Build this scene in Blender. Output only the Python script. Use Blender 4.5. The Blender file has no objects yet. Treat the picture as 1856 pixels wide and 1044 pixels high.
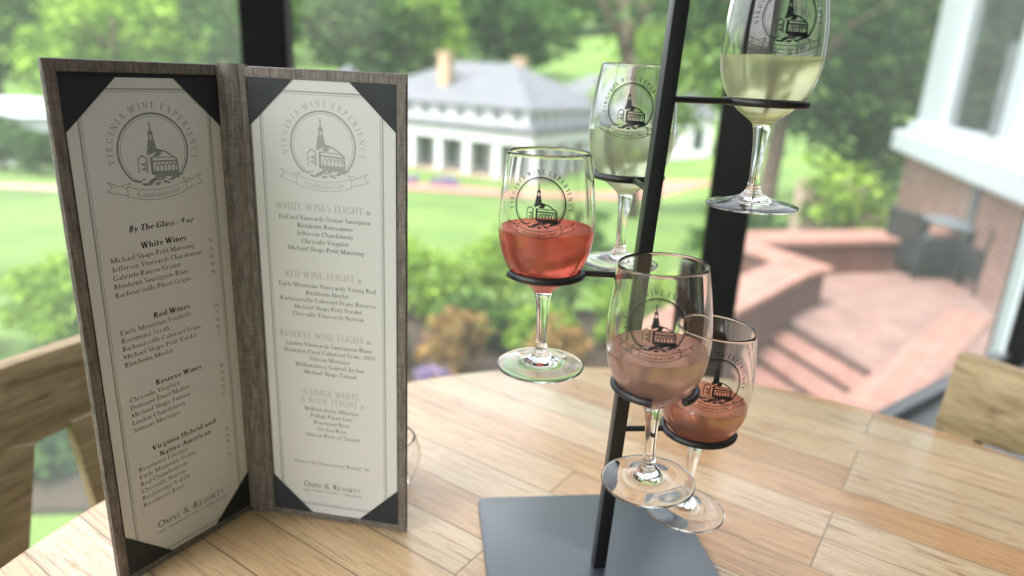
import bpy, bmesh, math, random
import numpy as np
from mathutils import Vector, Matrix
R = math.radians
random.seed(7)
scene = bpy.context.scene
COL = scene.collection

# ------------------------------------------------------------------ camera
cam_d = bpy.data.cameras.new('camera'); cam = bpy.data.objects.new('camera', cam_d); COL.objects.link(cam)
cam_d.sensor_width = 36.0; cam_d.lens = 1237.0 * 36.0 / 1856.0
cam_d.clip_start = 0.02; cam_d.clip_end = 1500
RM = Matrix(((0.998795086, -0.0490752168, 0.0), (0.0147248498, 0.299685026, -0.953924559), (0.0468140545, 0.952775161, 0.300046557)))
cam.matrix_world = Matrix.Translation((0, 0, 0.385)) @ RM.to_4x4()
cam_d.dof.use_dof = True; cam_d.dof.focus_distance = 0.475; cam_d.dof.aperture_fstop = 3.3
cam_d.dof.aperture_blades = 0
scene.camera = cam

# ------------------------------------------------------------------ sky, sun, exposure
SUN_EL, SUN_AZ = 58.0, 225.0        # azimuth clockwise from +Y: behind the camera, to the left
w = bpy.data.worlds.new('World'); scene.world = w; w.use_nodes = True
nt = w.node_tree; bg = nt.nodes['Background']
sky = nt.nodes.new('ShaderNodeTexSky'); sky.sky_type = 'NISHITA'; sky.sun_disc = False
sky.sun_elevation = R(SUN_EL); sky.sun_rotation = R(SUN_AZ); sky.dust_density = 4.0; sky.air_density = 1.0; sky.ozone_density = 1.0
hz = nt.nodes.new('ShaderNodeHueSaturation'); hz.inputs['Saturation'].default_value = 0.35      # thin bright cloud
wm = nt.nodes.new('ShaderNodeMix'); wm.data_type = 'RGBA'; wm.blend_type = 'MULTIPLY'; wm.inputs[0].default_value = 1.0; wm.inputs[7].default_value = (1.03, 1.0, .97, 1)
nt.links.new(sky.outputs[0], hz.inputs['Color']); nt.links.new(hz.outputs[0], wm.inputs[6])
nt.links.new(wm.outputs[2], bg.inputs[0]); bg.inputs[1].default_value = 0.15
sl = bpy.data.lights.new('sun', 'SUN'); sl.energy = 1.0; sl.angle = R(12); sl.color = (1.0, 0.955, 0.88)
so = bpy.data.objects.new('sun', sl); COL.objects.link(so)
sd = Vector((math.sin(R(SUN_AZ)) * math.cos(R(SUN_EL)), math.cos(R(SUN_AZ)) * math.cos(R(SUN_EL)), math.sin(R(SUN_EL))))
so.rotation_euler = (-sd).to_track_quat('-Z', 'Y').to_euler(); so.location = (0, 0, 30)
scene.view_settings.view_transform = 'Standard'; scene.view_settings.look = 'None'
scene.view_settings.exposure = 2.42; scene.view_settings.gamma = 1.0
cy = scene.cycles
cy.max_bounces = 32; cy.transmission_bounces = 32; cy.transparent_max_bounces = 16; cy.diffuse_bounces = 4; cy.glossy_bounces = 6
cy.use_denoising = True; cy.caustics_refractive = True; cy.caustics_reflective = False; cy.sample_clamp_indirect = 6.0
cy.blur_glossy = 0.5

# ------------------------------------------------------------------ helpers
def link(o, parent=None):
    COL.objects.link(o)
    if parent is not None: o.parent = parent
    return o
def tag(o, label=None, cat=None, group=None, kind=None):
    if label: o['label'] = label
    if cat: o['category'] = cat
    if group: o['group'] = group
    if kind: o['kind'] = kind
    return o
def empty(name, loc=(0, 0, 0), rz=0.0, rot=None):
    o = bpy.data.objects.new(name, None); COL.objects.link(o); o.location = loc
    o.rotation_euler = rot if rot else (0, 0, rz); o.empty_display_size = .05
    return o
class MB:
    def __init__(s): s.v = []; s.f = []
    def add(s, vs, fs):
        n = len(s.v); s.v += [tuple(q) for q in vs]; s.f += [tuple(i + n for i in f) for f in fs]; return s
    def box(s, c, d, rz=0.0, M=None):
        x, y, z = d[0] / 2, d[1] / 2, d[2] / 2
        vs = [Vector((a * x, b * y, e * z)) for e in (-1, 1) for a, b in ((-1, -1), (1, -1), (1, 1), (-1, 1))]
        m = M if M is not None else Matrix.Rotation(rz, 3, 'Z')
        vs = [m @ q + Vector(c) for q in vs]
        return s.add(vs, [(3, 2, 1, 0), (4, 5, 6, 7), (0, 1, 5, 4), (1, 2, 6, 5), (2, 3, 7, 6), (3, 0, 4, 7)])
    def bar(s, p, q, wd, th, up=(0, 0, 1)):
        p, q = Vector(p), Vector(q); d = q - p; L = d.length; d.normalize()
        u = Vector(up); x = d.cross(u)
        if x.length < 1e-4: x = Vector((1, 0, 0))
        x.normalize(); y = x.cross(d)
        M = Matrix((d, x, y)).transposed()
        return s.box((p + q) / 2, (L, wd, th), M=M)
    def prism(s, pts, z0, z1):
        n = len(pts); a = sum(pts[i][0] * pts[(i + 1) % n][1] - pts[(i + 1) % n][0] * pts[i][1] for i in range(n))
        if a < 0: pts = pts[::-1]
        vs = [(p[0], p[1], z0) for p in pts] + [(p[0], p[1], z1) for p in pts]
        return s.add(vs, [tuple(range(n))[::-1], tuple(range(n, 2 * n))] + [(i, (i + 1) % n, n + (i + 1) % n, n + i) for i in range(n)])
    def tube(s, path, r, seg=12, closed=False, caps=True, radii=None):
        path = [Vector(p) for p in path]; n = len(path); vs = []; fs = []
        px = None
        for i, p in enumerate(path):
            if closed: t = path[(i + 1) % n] - path[i - 1]
            else: t = path[min(i + 1, n - 1)] - path[max(i - 1, 0)]
            t.normalize()
            if px is None:
                px = t.orthogonal().normalized()
            px = (px - t * px.dot(t)).normalized(); py = t.cross(px)
            rr = radii[i] if radii else r
            vs += [p + (px * math.cos(a) + py * math.sin(a)) * rr for a in [2 * math.pi * k / seg for k in range(seg)]]
        m = n if closed else n - 1
        for i in range(m):
            a, b = i * seg, ((i + 1) % n) * seg
            fs += [(a + k, a + (k + 1) % seg, b + (k + 1) % seg, b + k) for k in range(seg)]
        if not closed and caps:
            fs += [tuple(range(seg))[::-1], tuple(range((n - 1) * seg, n * seg))]
        return s.add(vs, fs)
    def lathe(s, prof, seg=96, closed=True):
        # prof: list of (r,z); points with r==0 become poles
        rows = []; vs = []
        for r, z in prof:
            if r <= 1e-7: rows.append([len(vs)]); vs.append((0, 0, z))
            else:
                rows.append(list(range(len(vs), len(vs) + seg)))
                vs += [(r * math.cos(2 * math.pi * k / seg), r * math.sin(2 * math.pi * k / seg), z) for k in range(seg)]
        fs = []
        pairs = list(zip(rows[:-1], rows[1:])) + ([(rows[-1], rows[0])] if closed else [])
        for a, b in pairs:
            if len(a) == 1 and len(b) == 1: continue
            for k in range(seg):
                k2 = (k + 1) % seg
                if len(a) == 1: fs.append((a[0], b[k2], b[k]))
                elif len(b) == 1: fs.append((a[k], a[k2], b[0]))
                else: fs.append((a[k], a[k2], b[k2], b[k]))
        return s.add(vs, fs)
    def build(s, name, mat, parent=None, smooth=False, bevel=0.0, seg=2, loc=None, recalc=True):
        me = bpy.data.meshes.new(name); me.from_pydata(s.v, [], s.f); me.update()
        if recalc:
            bm = bmesh.new(); bm.from_mesh(me); bmesh.ops.recalc_face_normals(bm, faces=bm.faces)
            if bevel: bmesh.ops.bevel(bm, geom=[e for e in bm.edges], offset=bevel, segments=seg, affect='EDGES', profile=.5, clamp_overlap=True)
            bm.to_mesh(me); bm.free()
        if smooth:
            me.polygons.foreach_set('use_smooth', [True] * len(me.polygons))
            if smooth == 'auto':
                try: me.set_sharp_from_angle(angle=R(35))
                except Exception: pass
        me.materials.append(mat)
        o = bpy.data.objects.new(name, me); link(o, parent)
        if loc: o.location = loc
        return o

class NT:
    def __init__(s, name):
        s.m = bpy.data.materials.new(name); s.m.use_nodes = True; s.t = s.m.node_tree
        s.b = s.t.nodes['Principled BSDF']; s.out = s.t.nodes['Material Output']
    def n(s, typ, **kw):
        x = s.t.nodes.new('ShaderNode' + typ)
        for k, v in kw.items():
            if k.startswith('i_'):
                key = k[2:].replace('_', ' ')
                x.inputs[int(key) if key.isdigit() else key].default_value = v
            else: setattr(x, k, v)
        return x
    def l(s, a, b): s.t.links.new(a, b)
    def coord(s, kind='Object', scale=(1, 1, 1), rot=(0, 0, 0), loc=(0, 0, 0)):
        tc = s.n('TexCoord'); mp = s.n('Mapping'); mp.inputs['Scale'].default_value = scale
        mp.inputs['Rotation'].default_value = rot; mp.inputs['Location'].default_value = loc
        s.l(tc.outputs[kind], mp.inputs[0]); return mp.outputs[0]
    def noise(s, vec, scale=5, detail=4, rough=.55, dist=0):
        x = s.n('TexNoise'); x.inputs['Scale'].default_value = scale; x.inputs['Detail'].default_value = detail
        x.inputs['Roughness'].default_value = rough; x.inputs['Distortion'].default_value = dist
        if vec is not None: s.l(vec, x.inputs['Vector'])
        return x
    def ramp(s, fac, stops):
        x = s.n('ValToRGB'); e = x.color_ramp.elements
        e[0].position, e[0].color = stops[0][0], (*stops[0][1], 1); e[1].position, e[1].color = stops[-1][0], (*stops[-1][1], 1)
        for p, c in stops[1:-1]:
            q = e.new(p); q.color = (*c, 1)
        s.l(fac, x.inputs[0]); return x.outputs[0]
    def mix(s, fac, a, b, mode='MIX'):
        x = s.n('Mix', data_type='RGBA', blend_type=mode)
        for key, v in ((0, fac), (6, a), (7, b)):
            if hasattr(v, 'is_linked') or hasattr(v, 'links'): s.l(v, x.inputs[key])
            elif key == 0: x.inputs[0].default_value = v
            else: x.inputs[key].default_value = (*v, 1)
        return x.outputs[2]
    def math(s, op, a, b=0.0, c=None):
        x = s.n('Math', operation=op)
        for i, v in enumerate((a, b) if c is None else (a, b, c)):
            if hasattr(v, 'links'): s.l(v, x.inputs[i])
            else: x.inputs[i].default_value = v
        return x.outputs[0]
    def bump(s, h, dist=.001, strength=.5):
        x = s.n('Bump'); x.inputs['Distance'].default_value = dist; x.inputs['Strength'].default_value = strength
        s.l(h, x.inputs['Height']); s.l(x.outputs[0], s.b.inputs['Normal']); return x
    def set(s, **kw):
        for k, v in kw.items():
            k = k.replace('_', ' ')
            i = s.b.inputs[k]
            if hasattr(v, 'links'): s.l(v, i)
            elif isinstance(v, tuple): i.default_value = (*v, 1) if len(v) == 3 else v
            else: i.default_value = v
        return s
def flat(name, col, rough=.5, var=.12, scale=8, **kw):
    m = NT(name); nz = m.noise(m.coord(), scale)
    c = m.ramp(nz.outputs[0], [(.3, tuple(x * (1 - var) for x in col)), (.7, tuple(min(1, x * (1 + var)) for x in col))])
    m.set(Base_Color=c, Roughness=rough, **kw); return m.m

# ------------------------------------------------------------------ materials
def mat_table():
    m = NT('acacia_planks')
    v = m.coord('Object', rot=(0, 0, R(34)))
    br = m.n('TexBrick', offset=.37, offset_frequency=3, squash=1.0); m.l(v, br.inputs['Vector'])
    for k, x in (('Color1', (0, 0, 0, 1)), ('Color2', (1, 1, 1, 1)), ('Mortar', (.5, .5, .5, 1)), ('Scale', 1.0), ('Mortar Size', .0007),
                 ('Mortar Smooth', .3), ('Bias', 0.0), ('Brick Width', .62), ('Row Height', .048)): br.inputs[k].default_value = x
    sep = m.n('SeparateXYZ'); m.l(v, sep.inputs[0])
    off = m.math('MULTIPLY', br.outputs['Color'], 9.7)
    cmb = m.n('CombineXYZ'); m.l(m.math('ADD', sep.outputs[0], off), cmb.inputs[0]); m.l(sep.outputs[1], cmb.inputs[1]); m.l(off, cmb.inputs[2])
    st = m.n('Mapping'); st.inputs['Scale'].default_value = (1.6, 22, 1); m.l(cmb.outputs[0], st.inputs[0])
    g1 = m.noise(st.outputs[0], 5.5, 8, .68, 1.1)
    st2 = m.n('Mapping'); st2.inputs['Scale'].default_value = (5, 190, 1); m.l(cmb.outputs[0], st2.inputs[0])
    g2 = m.noise(st2.outputs[0], 4, 5, .6, .3)
    st3 = m.n('Mapping'); st3.inputs['Scale'].default_value = (1.0, 3.0, 1); m.l(cmb.outputs[0], st3.inputs[0])
    vor = m.n('TexVoronoi', feature='F1'); vor.inputs['Scale'].default_value = 5.0; m.l(st3.outputs[0], vor.inputs['Vector'])
    big = m.noise(v, 2.2, 3, .5)
    base = m.ramp(br.outputs['Color'], [(0, (.43, .22, .085)), (.22, (.58, .38, .19)), (.4, (.52, .42, .28)), (.6, (.65, .45, .25)), (.8, (.52, .29, .115)), (1, (.70, .56, .38))])
    grain = m.ramp(g1.outputs[0], [(.28, (.30, .19, .12)), (.42, (.80, .72, .64)), (.53, (1.06, 1.06, 1.06)), (.66, (.52, .35, .21))])
    c = m.mix(1.0, base, grain, 'MULTIPLY')
    fine = m.ramp(g2.outputs[0], [(.3, (.80, .74, .68)), (.62, (1.04, 1.04, 1.04))])
    c = m.mix(.8, c, fine, 'MULTIPLY')
    wash = m.ramp(big.outputs[0], [(.4, (0, 0, 0)), (.65, (1, 1, 1))])
    c = m.mix(m.math('MULTIPLY', wash, .30), c, (.72, .62, .47))
    kn = m.ramp(vor.outputs['Distance'], [(.03, (1, 1, 1)), (.10, (.35, .35, .35)), (.20, (0, 0, 0))])
    sel = m.ramp(m.noise(st3.outputs[0], 2.3, 1).outputs[0], [(.53, (0, 0, 0)), (.60, (1, 1, 1))])
    c = m.mix(m.math('MULTIPLY', kn, m.math('MULTIPLY', sel, .75)), c, (.16, .085, .045))
    c = m.mix(m.math('MULTIPLY', br.outputs['Fac'], .75), c, (.06, .035, .02))
    m.set(Base_Color=c, Roughness=m.math('ADD', m.math('MULTIPLY', g1.outputs[0], .2), .26), Coat_Weight=.55, Coat_Roughness=.14)
    h = m.math('SUBTRACT', m.math('MULTIPLY', g1.outputs[0], .25), br.outputs['Fac'])
    m.bump(h, .0008, .5)
    return m.m
def mat_chairwood():
    m = NT('weathered_wood'); v = m.coord('Object', scale=(1.2, 9, 9))
    g = m.noise(v, 6, 7, .65, 1.2); f = m.noise(m.coord('Object', scale=(4, 60, 60)), 5, 4)
    c = m.ramp(g.outputs[0], [(.25, (.14, .09, .045)), (.40, (.29, .21, .11)), (.55, (.40, .305, .175)), (.75, (.48, .38, .23))])
    c = m.mix(.6, c, m.ramp(f.outputs[0], [(.3, (.7, .66, .6)), (.6, (1, 1, 1))]), 'MULTIPLY')
    m.set(Base_Color=c, Roughness=.6); m.bump(f.outputs[0], .001, .4); return m.m
def mat_cover():
    m = NT('taupe_woodgrain_leatherette'); v = m.coord('Object')
    a = m.noise(m.coord('Object', scale=(14, 14, 1.6)), 40, 4, .6, .5); b = m.noise(m.coord('Object', scale=(1.2, 1.2, 9)), 60, 4, .6)
    bl = m.noise(v, 55, 5, .7)
    c = m.ramp(a.outputs[0], [(.3, (.08, .068, .062)), (.55, (.175, .155, .143)), (.75, (.26, .235, .22))])
    c = m.mix(.55, c, m.ramp(b.outputs[0], [(.3, (.55, .52, .5)), (.6, (1.1, 1.08, 1.05))]), 'MULTIPLY')
    c = m.mix(m.ramp(bl.outputs[0], [(.62, (0, 0, 0)), (.72, (.7, .7, .7))]), c, (.035, .028, .024))
    m.set(Base_Color=c, Roughness=.55); m.bump(a.outputs[0], .0006, .5); return m.m
def mat_brick(name, c1, c2, mort, bw=.21, rh=.072, rot=(0, 0, 0), ms=.008):
    m = NT(name); v = m.coord('Object', rot=rot)
    if rot[0]:                       # vertical wall: run the courses along the wall, whatever way it faces
        sp = m.n('SeparateXYZ'); tc = m.coord('Object'); m.l(tc, sp.inputs[0]); cb = m.n('CombineXYZ')
        m.l(m.math('ADD', m.math('MULTIPLY', sp.outputs[0], math.cos(rot[2])), m.math('MULTIPLY', sp.outputs[1], math.sin(rot[2]))), cb.inputs[0]); m.l(sp.outputs[2], cb.inputs[1]); v = cb.outputs[0]
    br = m.n('TexBrick'); m.l(v, br.inputs['Vector'])
    for k, x in (('Color1', (*c1, 1)), ('Color2', (*c2, 1)), ('Mortar', (*mort, 1)), ('Scale', 1.0), ('Mortar Size', ms), ('Brick Width', bw), ('Row Height', rh)): br.inputs[k].default_value = x
    nz = m.noise(v, 2.5, 6, .6)
    c = m.mix(.7, br.outputs['Color'], m.ramp(nz.outputs[0], [(.3, (.72, .70, .70)), (.7, (1.15, 1.12, 1.1))]), 'MULTIPLY')
    m.set(Base_Color=c, Roughness=.85); m.bump(br.outputs['Fac'], -.004, .5); return m.m
def mat_grass(name, a, b, c_):
    m = NT(name); v = m.coord('Object')
    n1 = m.noise(v, .16, 4, .6); n2 = m.noise(v, 3.5, 6, .7); n3 = m.noise(v, 30, 4, .7)
    c = m.ramp(n1.outputs[0], [(.36, a), (.5, b), (.62, c_)])
    c = m.mix(.8, c, m.ramp(n2.outputs[0], [(.3, (.70, .74, .66)), (.68, (1.15, 1.12, 1.1))]), 'MULTIPLY')
    c = m.mix(.6, c, m.ramp(n3.outputs[0], [(.3, (.6, .65, .55)), (.65, (1.15, 1.15, 1.1))]), 'MULTIPLY')
    m.set(Base_Color=c, Roughness=.9); m.bump(n3.outputs[0], .03, .6); return m.m
def mat_leaf(name, dark, mid, light, trans=.35):
    m = NT(name)
    gi = m.n('NewGeometry'); oi = m.n('ObjectInfo')
    r = m.math('FRACT', m.math('ADD', gi.outputs['Random Per Island'], m.math('MULTIPLY', oi.outputs['Random'], .37)))
    c = m.ramp(r, [(0, dark), (.45, mid), (.85, light), (1, tuple(min(1, x * 1.25) for x in light))])
    big = m.noise(m.coord('Object'), .9, 3)
    c = m.mix(.55, c, m.ramp(big.outputs[0], [(.3, (.6, .66, .6)), (.7, (1.3, 1.25, 1.1))]), 'MULTIPLY')
    d = m.n('BsdfDiffuse'); tr = m.n('BsdfTranslucent'); mx = m.n('MixShader'); mx.inputs[0].default_value = trans
    m.l(c, d.inputs[0]); m.l(c, tr.inputs[0]); m.l(d.outputs[0], mx.inputs[1]); m.l(tr.outputs[0], mx.inputs[2]); m.l(mx.outputs[0], m.out.inputs[0])
    m.t.nodes.remove(m.b); return m.m
def mat_glass():
    m = NT('clear_glass'); m.set(Base_Color=(.985, .995, .99), Roughness=0.0, Transmission_Weight=1.0, IOR=1.47); return m.m
def mat_wine(name, col, cloud, cw):
    m = NT(name); g = m.n('BsdfGlass'); g.inputs['Color'].default_value = (*col, 1); g.inputs['Roughness'].default_value = .17; g.inputs['IOR'].default_value = 1.34
    tl = m.n('BsdfTranslucent'); tl.inputs[0].default_value = (*cloud, 1); df = m.n('BsdfDiffuse'); df.inputs[0].default_value = (*cloud, 1)
    a = m.n('MixShader'); a.inputs[0].default_value = .30; m.l(tl.outputs[0], a.inputs[1]); m.l(df.outputs[0], a.inputs[2])
    b = m.n('MixShader'); b.inputs[0].default_value = cw; m.l(g.outputs[0], b.inputs[1]); m.l(a.outputs[0], b.inputs[2])
    m.l(b.outputs[0], m.out.inputs[0]); m.t.nodes.remove(m.b); return m.m
def mat_pane(name='window_glass', veil=.08, spec=1.0):
    m = NT(name); tr = m.n('BsdfTransparent'); tr.inputs[0].default_value = (.97, .985, .98, 1)
    gl = m.n('BsdfGlossy'); gl.inputs['Roughness'].default_value = 0.0; fr = m.n('Fresnel'); fr.inputs[0].default_value = 1.45
    a = m.n('MixShader'); m.l(m.math('MULTIPLY', fr.outputs[0], spec), a.inputs[0]); m.l(tr.outputs[0], a.inputs[1]); m.l(gl.outputs[0], a.inputs[2])
    tl = m.n('BsdfTranslucent'); tl.inputs[0].default_value = (.86, .95, .95, 1)
    nz = m.noise(m.coord(scale=(1, 1, .4)), 2.0, 5, .6); f = m.math('MULTIPLY', nz.outputs[0], veil * 2)  # translucent share imitates a milky haze over the view
    b = m.n('MixShader'); m.l(f, b.inputs[0]); m.l(a.outputs[0], b.inputs[1]); m.l(tl.outputs[0], b.inputs[2])
    m.l(b.outputs[0], m.out.inputs[0]); m.t.nodes.remove(m.b); return m.m

M = {}
M['table'] = mat_table(); M['chair'] = mat_chairwood(); M['cover'] = mat_cover()
M['lining'] = flat('black_lining', (.006, .009, .013), .6)
M['corner'] = flat('navy_black_corner_cloth', (.008, .013, .018), .55, .2, 60)
M['paper'] = flat('cream_card', (.62, .635, .65), .6, .02, 6)
M['ink'] = flat('black_ink', (.03, .032, .035), .5)
M['ink_soft'] = flat('charcoal_ink', (.085, .085, .085), .5)
M['ink_grey'] = flat('pale_grey_ink', (.40, .40, .39), .6)
M['ink_sage'] = flat('sage_grey_ink', (.22, .245, .25), .6)
M['ink_sage2'] = flat('pale_sage_ink', (.30, .33, .33), .6)
M['ink_sage_faint'] = flat('faint_sage_ink', (.31, .33, .33), .6)
M['ink_sage2_faint'] = flat('faintest_sage_ink', (.38, .40, .40), .6)
M['ink_glass'] = flat('black_screen_print', (.006, .007, .01), .35)
M['glass'] = mat_glass()
M['blackmetal'] = flat('black_powder_coated_steel', (.009, .010, .012), .38, .15, 40)
M['plate'] = flat('dark_grey_coated_steel', (.040, .050, .065), .30, .08, 5, Specular_IOR_Level=1.0, Coat_Weight=.5, Coat_Roughness=.3)
M['post'] = flat('dark_bronze_aluminium', (.006, .007, .007), .5, .2, 3, Specular_IOR_Level=.2)
M['postlit'] = flat('lit_post_edge', (.70, .78, .86), .35, .05)
M['threshold'] = flat('grey_threshold', (.09, .10, .11), .5, .1)
M['pane'] = mat_pane()
M['plaster'] = flat('cream_plaster', (.66, .64, .61), .9, .05, 2)
M['ceiling'] = flat('white_ceiling_paint', (.75, .74, .71), .9, .03, 2)
M['floor'] = flat('grey_floor_tile', (.085, .095, .105), .5, .15, 3)
M['white'] = flat('white_paint', (.43, .455, .475), .55, .04, 3)
M['whitetrim'] = flat('white_trim_paint', (.42, .48, .53), .4, .04, 3)
M['roofgrey'] = mat_brick('grey_slate_roof', (.095, .107, .125), (.13, .142, .16), (.08, .088, .10), .5, .25)
M['darkglass'] = flat('dark_window_glass', (.03, .04, .045), .12, .2)
M['greyglass'] = flat('grey_window_glass', (.16, .18, .2), .15, .2)
M['porchglass'] = flat('shaded_porch_glass', (.085, .10, .10), .2, .3)
M['tan'] = flat('tan_chimney_stucco', (.33, .25, .165), .9, .15, 1.2)
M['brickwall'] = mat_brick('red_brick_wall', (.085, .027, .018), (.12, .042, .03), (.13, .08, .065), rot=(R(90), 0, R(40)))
M['brickold'] = mat_brick('weathered_red_brick', (.20, .095, .07), (.27, .145, .115), (.30, .25, .22), rot=(R(90), 0, R(72)))
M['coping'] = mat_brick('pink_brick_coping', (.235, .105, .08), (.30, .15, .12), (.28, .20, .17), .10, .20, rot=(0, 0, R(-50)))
M['paver'] = mat_brick('pink_brick_paving', (.175, .10, .085), (.235, .145, .13), (.22, .17, .155), .2, .1, rot=(0, 0, R(15)), ms=.005)
M['tread'] = mat_brick('brick_step_tread', (.215, .095, .075), (.26, .135, .11), (.24, .165, .145), .1, .2, rot=(0, 0, R(15)), ms=.005)
M['path'] = flat('pink_brick_path', (.30, .145, .115), .9, .12, 1.5)
M['gravel'] = flat('tan_path_gravel', (.28, .22, .17), .95, .12, 1.5)
M['grass'] = mat_grass('lawn_grass', (.070, .135, .026), (.098, .178, .034), (.125, .215, .045))
M['soil'] = flat('bark_mulch', (.035, .022, .015), .95, .4, 12)
M['bark'] = flat('grey_brown_bark', (.13, .09, .07), .95, .35, 6)
M['leaf'] = mat_leaf('mid_green_leaves', (.030, .070, .018), (.068, .145, .036), (.125, .225, .055))
M['leafdark'] = mat_leaf('dark_green_leaves', (.020, .046, .017), (.042, .092, .030), (.078, .15, .044), .28)
M['leafbright'] = mat_leaf('fresh_green_leaves', (.10, .19, .032), (.19, .32, .05), (.30, .45, .09), .42)
M['leaforange'] = mat_leaf('rust_orange_leaves', (.12, .08, .03), (.27, .14, .065), (.30, .23, .09), .3)
M['purple'] = mat_leaf('violet_petals', (.15, .12, .26), (.24, .19, .38), (.34, .28, .5), .3)
M['wicker'] = flat('charcoal_wicker', (.009, .011, .013), .6, .4, 30)
M['cushion'] = flat('grey_outdoor_fabric', (.06, .072, .085), .8, .1, 12)
M['tabletopgrey'] = flat('blue_grey_stone_top', (.13, .16, .19), .4, .1, 8)
WN = {
 'pale': mat_wine('pale_straw_wine', (.96, .96, .74), (1.0, 1.0, .76), .36),
 'straw': mat_wine('greenish_straw_wine', (.95, .97, .80), (.97, 1.0, .82), .36),
 'red': mat_wine('strawberry_rose_wine', (1.0, .45, .37), (1.0, .30, .23), .42),
 'blush': mat_wine('blush_rose_wine', (1.0, .73, .64), (1.0, .68, .61), .46),
 'salmon': mat_wine('salmon_rose_wine', (1.0, .64, .50), (1.0, .52, .40), .42)}

# ------------------------------------------------------------------ round table
TC = (0.1556, 0.3235); TR = 0.555
tab = tag(empty('round_table', (TC[0], TC[1], -.75)), 'round table of pale honey wood planks carrying the menu and wine rack', 'table')
mb = MB(); seg = 160
prof = [(0, .75), (TR - .004, .75), (TR - .001, .749), (TR, .746), (TR, .722), (TR - .003, .7195), (0, .7195)]
mb.lathe(prof, seg, closed=False)
tt = mb.build('tabletop', M['table'], tab, smooth='auto')
mb = MB(); mb.lathe([(0, .7), (.42, .7), (.42, .7192), (0, .7192)], 64, False); mb.build('apron', M['chair'], tab, smooth='auto')
mb = MB(); mb.lathe([(0, .06), (.09, .06), (.07, .12), (.05, .3), (.05, .55), (.1, .699), (0, .699)], 40, False); mb.build('pedestal', M['chair'], tab, smooth='auto')
for k in range(4):
    a = k * math.pi / 2 + .4
    mb = MB(); mb.bar((.05 * math.cos(a), .05 * math.sin(a), .085), (.36 * math.cos(a), .36 * math.sin(a), .03), .07, .05); mb.build('foot', M['chair'], tab, bevel=.008)

# ------------------------------------------------------------------ lettering
T_, t_ = .155, .07
def stroke(p, q, wd):
    (x0, y0), (x1, y1) = p, q; dx, dy = x1 - x0, y1 - y0; L = math.hypot(dx, dy); nx, ny = -dy / L * wd / 2, dx / L * wd / 2
    return [(x0 + nx, y0 + ny), (x0 - nx, y0 - ny), (x1 - nx, y1 - ny), (x1 + nx, y1 + ny)]
def serif(x, y, wd=.3): return [(x - wd / 2, y), (x + wd / 2, y), (x + wd / 2, y + .055 * (1 if y < .5 else -1)), (x - wd / 2, y + .055 * (1 if y < .5 else -1))]
def arcs(cx, cy, rx, ry, a0, a1, tn, tk, n=14):
    out = []
    for i in range(n):
        A, B = R(a0 + (a1 - a0) * i / n), R(a0 + (a1 - a0) * (i + 1) / n)
        def pt(a, s):
            wd = tn + (tk - tn) * abs(math.cos(a)) ** 1.5
            return (cx + (rx + s * wd / 2) * math.cos(a), cy + (ry + s * wd / 2) * math.sin(a))
        out.append([pt(A, -1), pt(A, 1), pt(B, 1), pt(B, -1)])
    return out
GL = {}
def defg(ch, wdt, polys): GL[ch] = (wdt, polys)
V = lambda x, y0=0, y1=1, wd=T_: stroke((x, y0), (x, y1), wd)
defg('I', .34, [V(.17), serif(.17, 0), serif(.17, 1)])
defg('V', .80, [stroke((.13, 1), (.41, 0), T_), stroke((.68, 1), (.41, 0), t_), serif(.13, 1), serif(.68, 1, .24)])
defg('A', .80, [stroke((.12, 0), (.40, 1), t_), stroke((.67, 0), (.40, 1), T_), stroke((.23, .36), (.58, .36), .06), serif(.12, 0, .24), serif(.67, 0)])
defg('N', .84, [V(.13, wd=t_), V(.70, wd=t_), stroke((.13, 1), (.70, 0), T_), serif(.13, 0, .24), serif(.09, 1, .2), serif(.70, 1, .24)])
defg('W', 1.12, [stroke((.1, 1), (.33, 0), T_), stroke((.54, 1), (.33, 0), t_), stroke((.54, 1), (.77, 0), T_), stroke((1.0, 1), (.77, 0), t_), serif(.1, 1, .26), serif(1.0, 1, .22), serif(.54, 1, .2)])
defg('E', .64, [V(.16), stroke((.12, .97), (.56, .97), .06), stroke((.12, .03), (.60, .03), .06), stroke((.16, .52), (.46, .52), .06), stroke((.55, 1), (.55, .8), .05), stroke((.59, 0), (.59, .22), .05), serif(.16, 0, .26), serif(.16, 1, .26)])
defg('F', .60, [V(.16), stroke((.12, .97), (.56, .97), .06), stroke((.16, .50), (.44, .50), .06), stroke((.55, 1), (.55, .8), .05), serif(.16, 0, .3), serif(.16, 1, .26)])
defg('L', .60, [V(.16), stroke((.12, .03), (.56, .03), .06), stroke((.55, 0), (.55, .25), .05), serif(.16, 0, .26), serif(.16, 1, .3)])
defg('D', .84, [V(.16), serif(.14, 0, .22), serif(.14, 1, .22)] + arcs(.24, .5, .46, .47, -90, 90, .06, T_, 18))
defg('T', .70, [V(.34), stroke((.04, .97), (.64, .97), .06), stroke((.05, 1), (.05, .78), .05), stroke((.63, 1), (.63, .78), .05), serif(.34, 0, .3)])
defg('H', .86, [V(.16), V(.69), stroke((.16, .51), (.69, .51), .06)] + [serif(x, y, .28) for x in (.16, .69) for y in (0, 1)])
defg('X', .80, [stroke((.13, 1), (.66, 0), T_), stroke((.63, 1), (.14, 0), t_), serif(.13, 1, .24), serif(.63, 1, .22), serif(.14, 0, .22), serif(.66, 0, .24)])
defg('M', 1.0, [V(.13, wd=t_), V(.84), stroke((.13, 1), (.48, .05), T_), stroke((.84, 1), (.48, .05), t_), serif(.13, 0, .22), serif(.84, 0, .26), serif(.1, 1, .2), serif(.87, 1, .22)])
defg('U', .84, [V(.16, .3, 1), V(.68, .3, 1, t_)] + arcs(.42, .32, .26, .29, 180, 360, t_, .1) + [serif(.16, 1, .26), serif(.68, 1, .24)])
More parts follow.
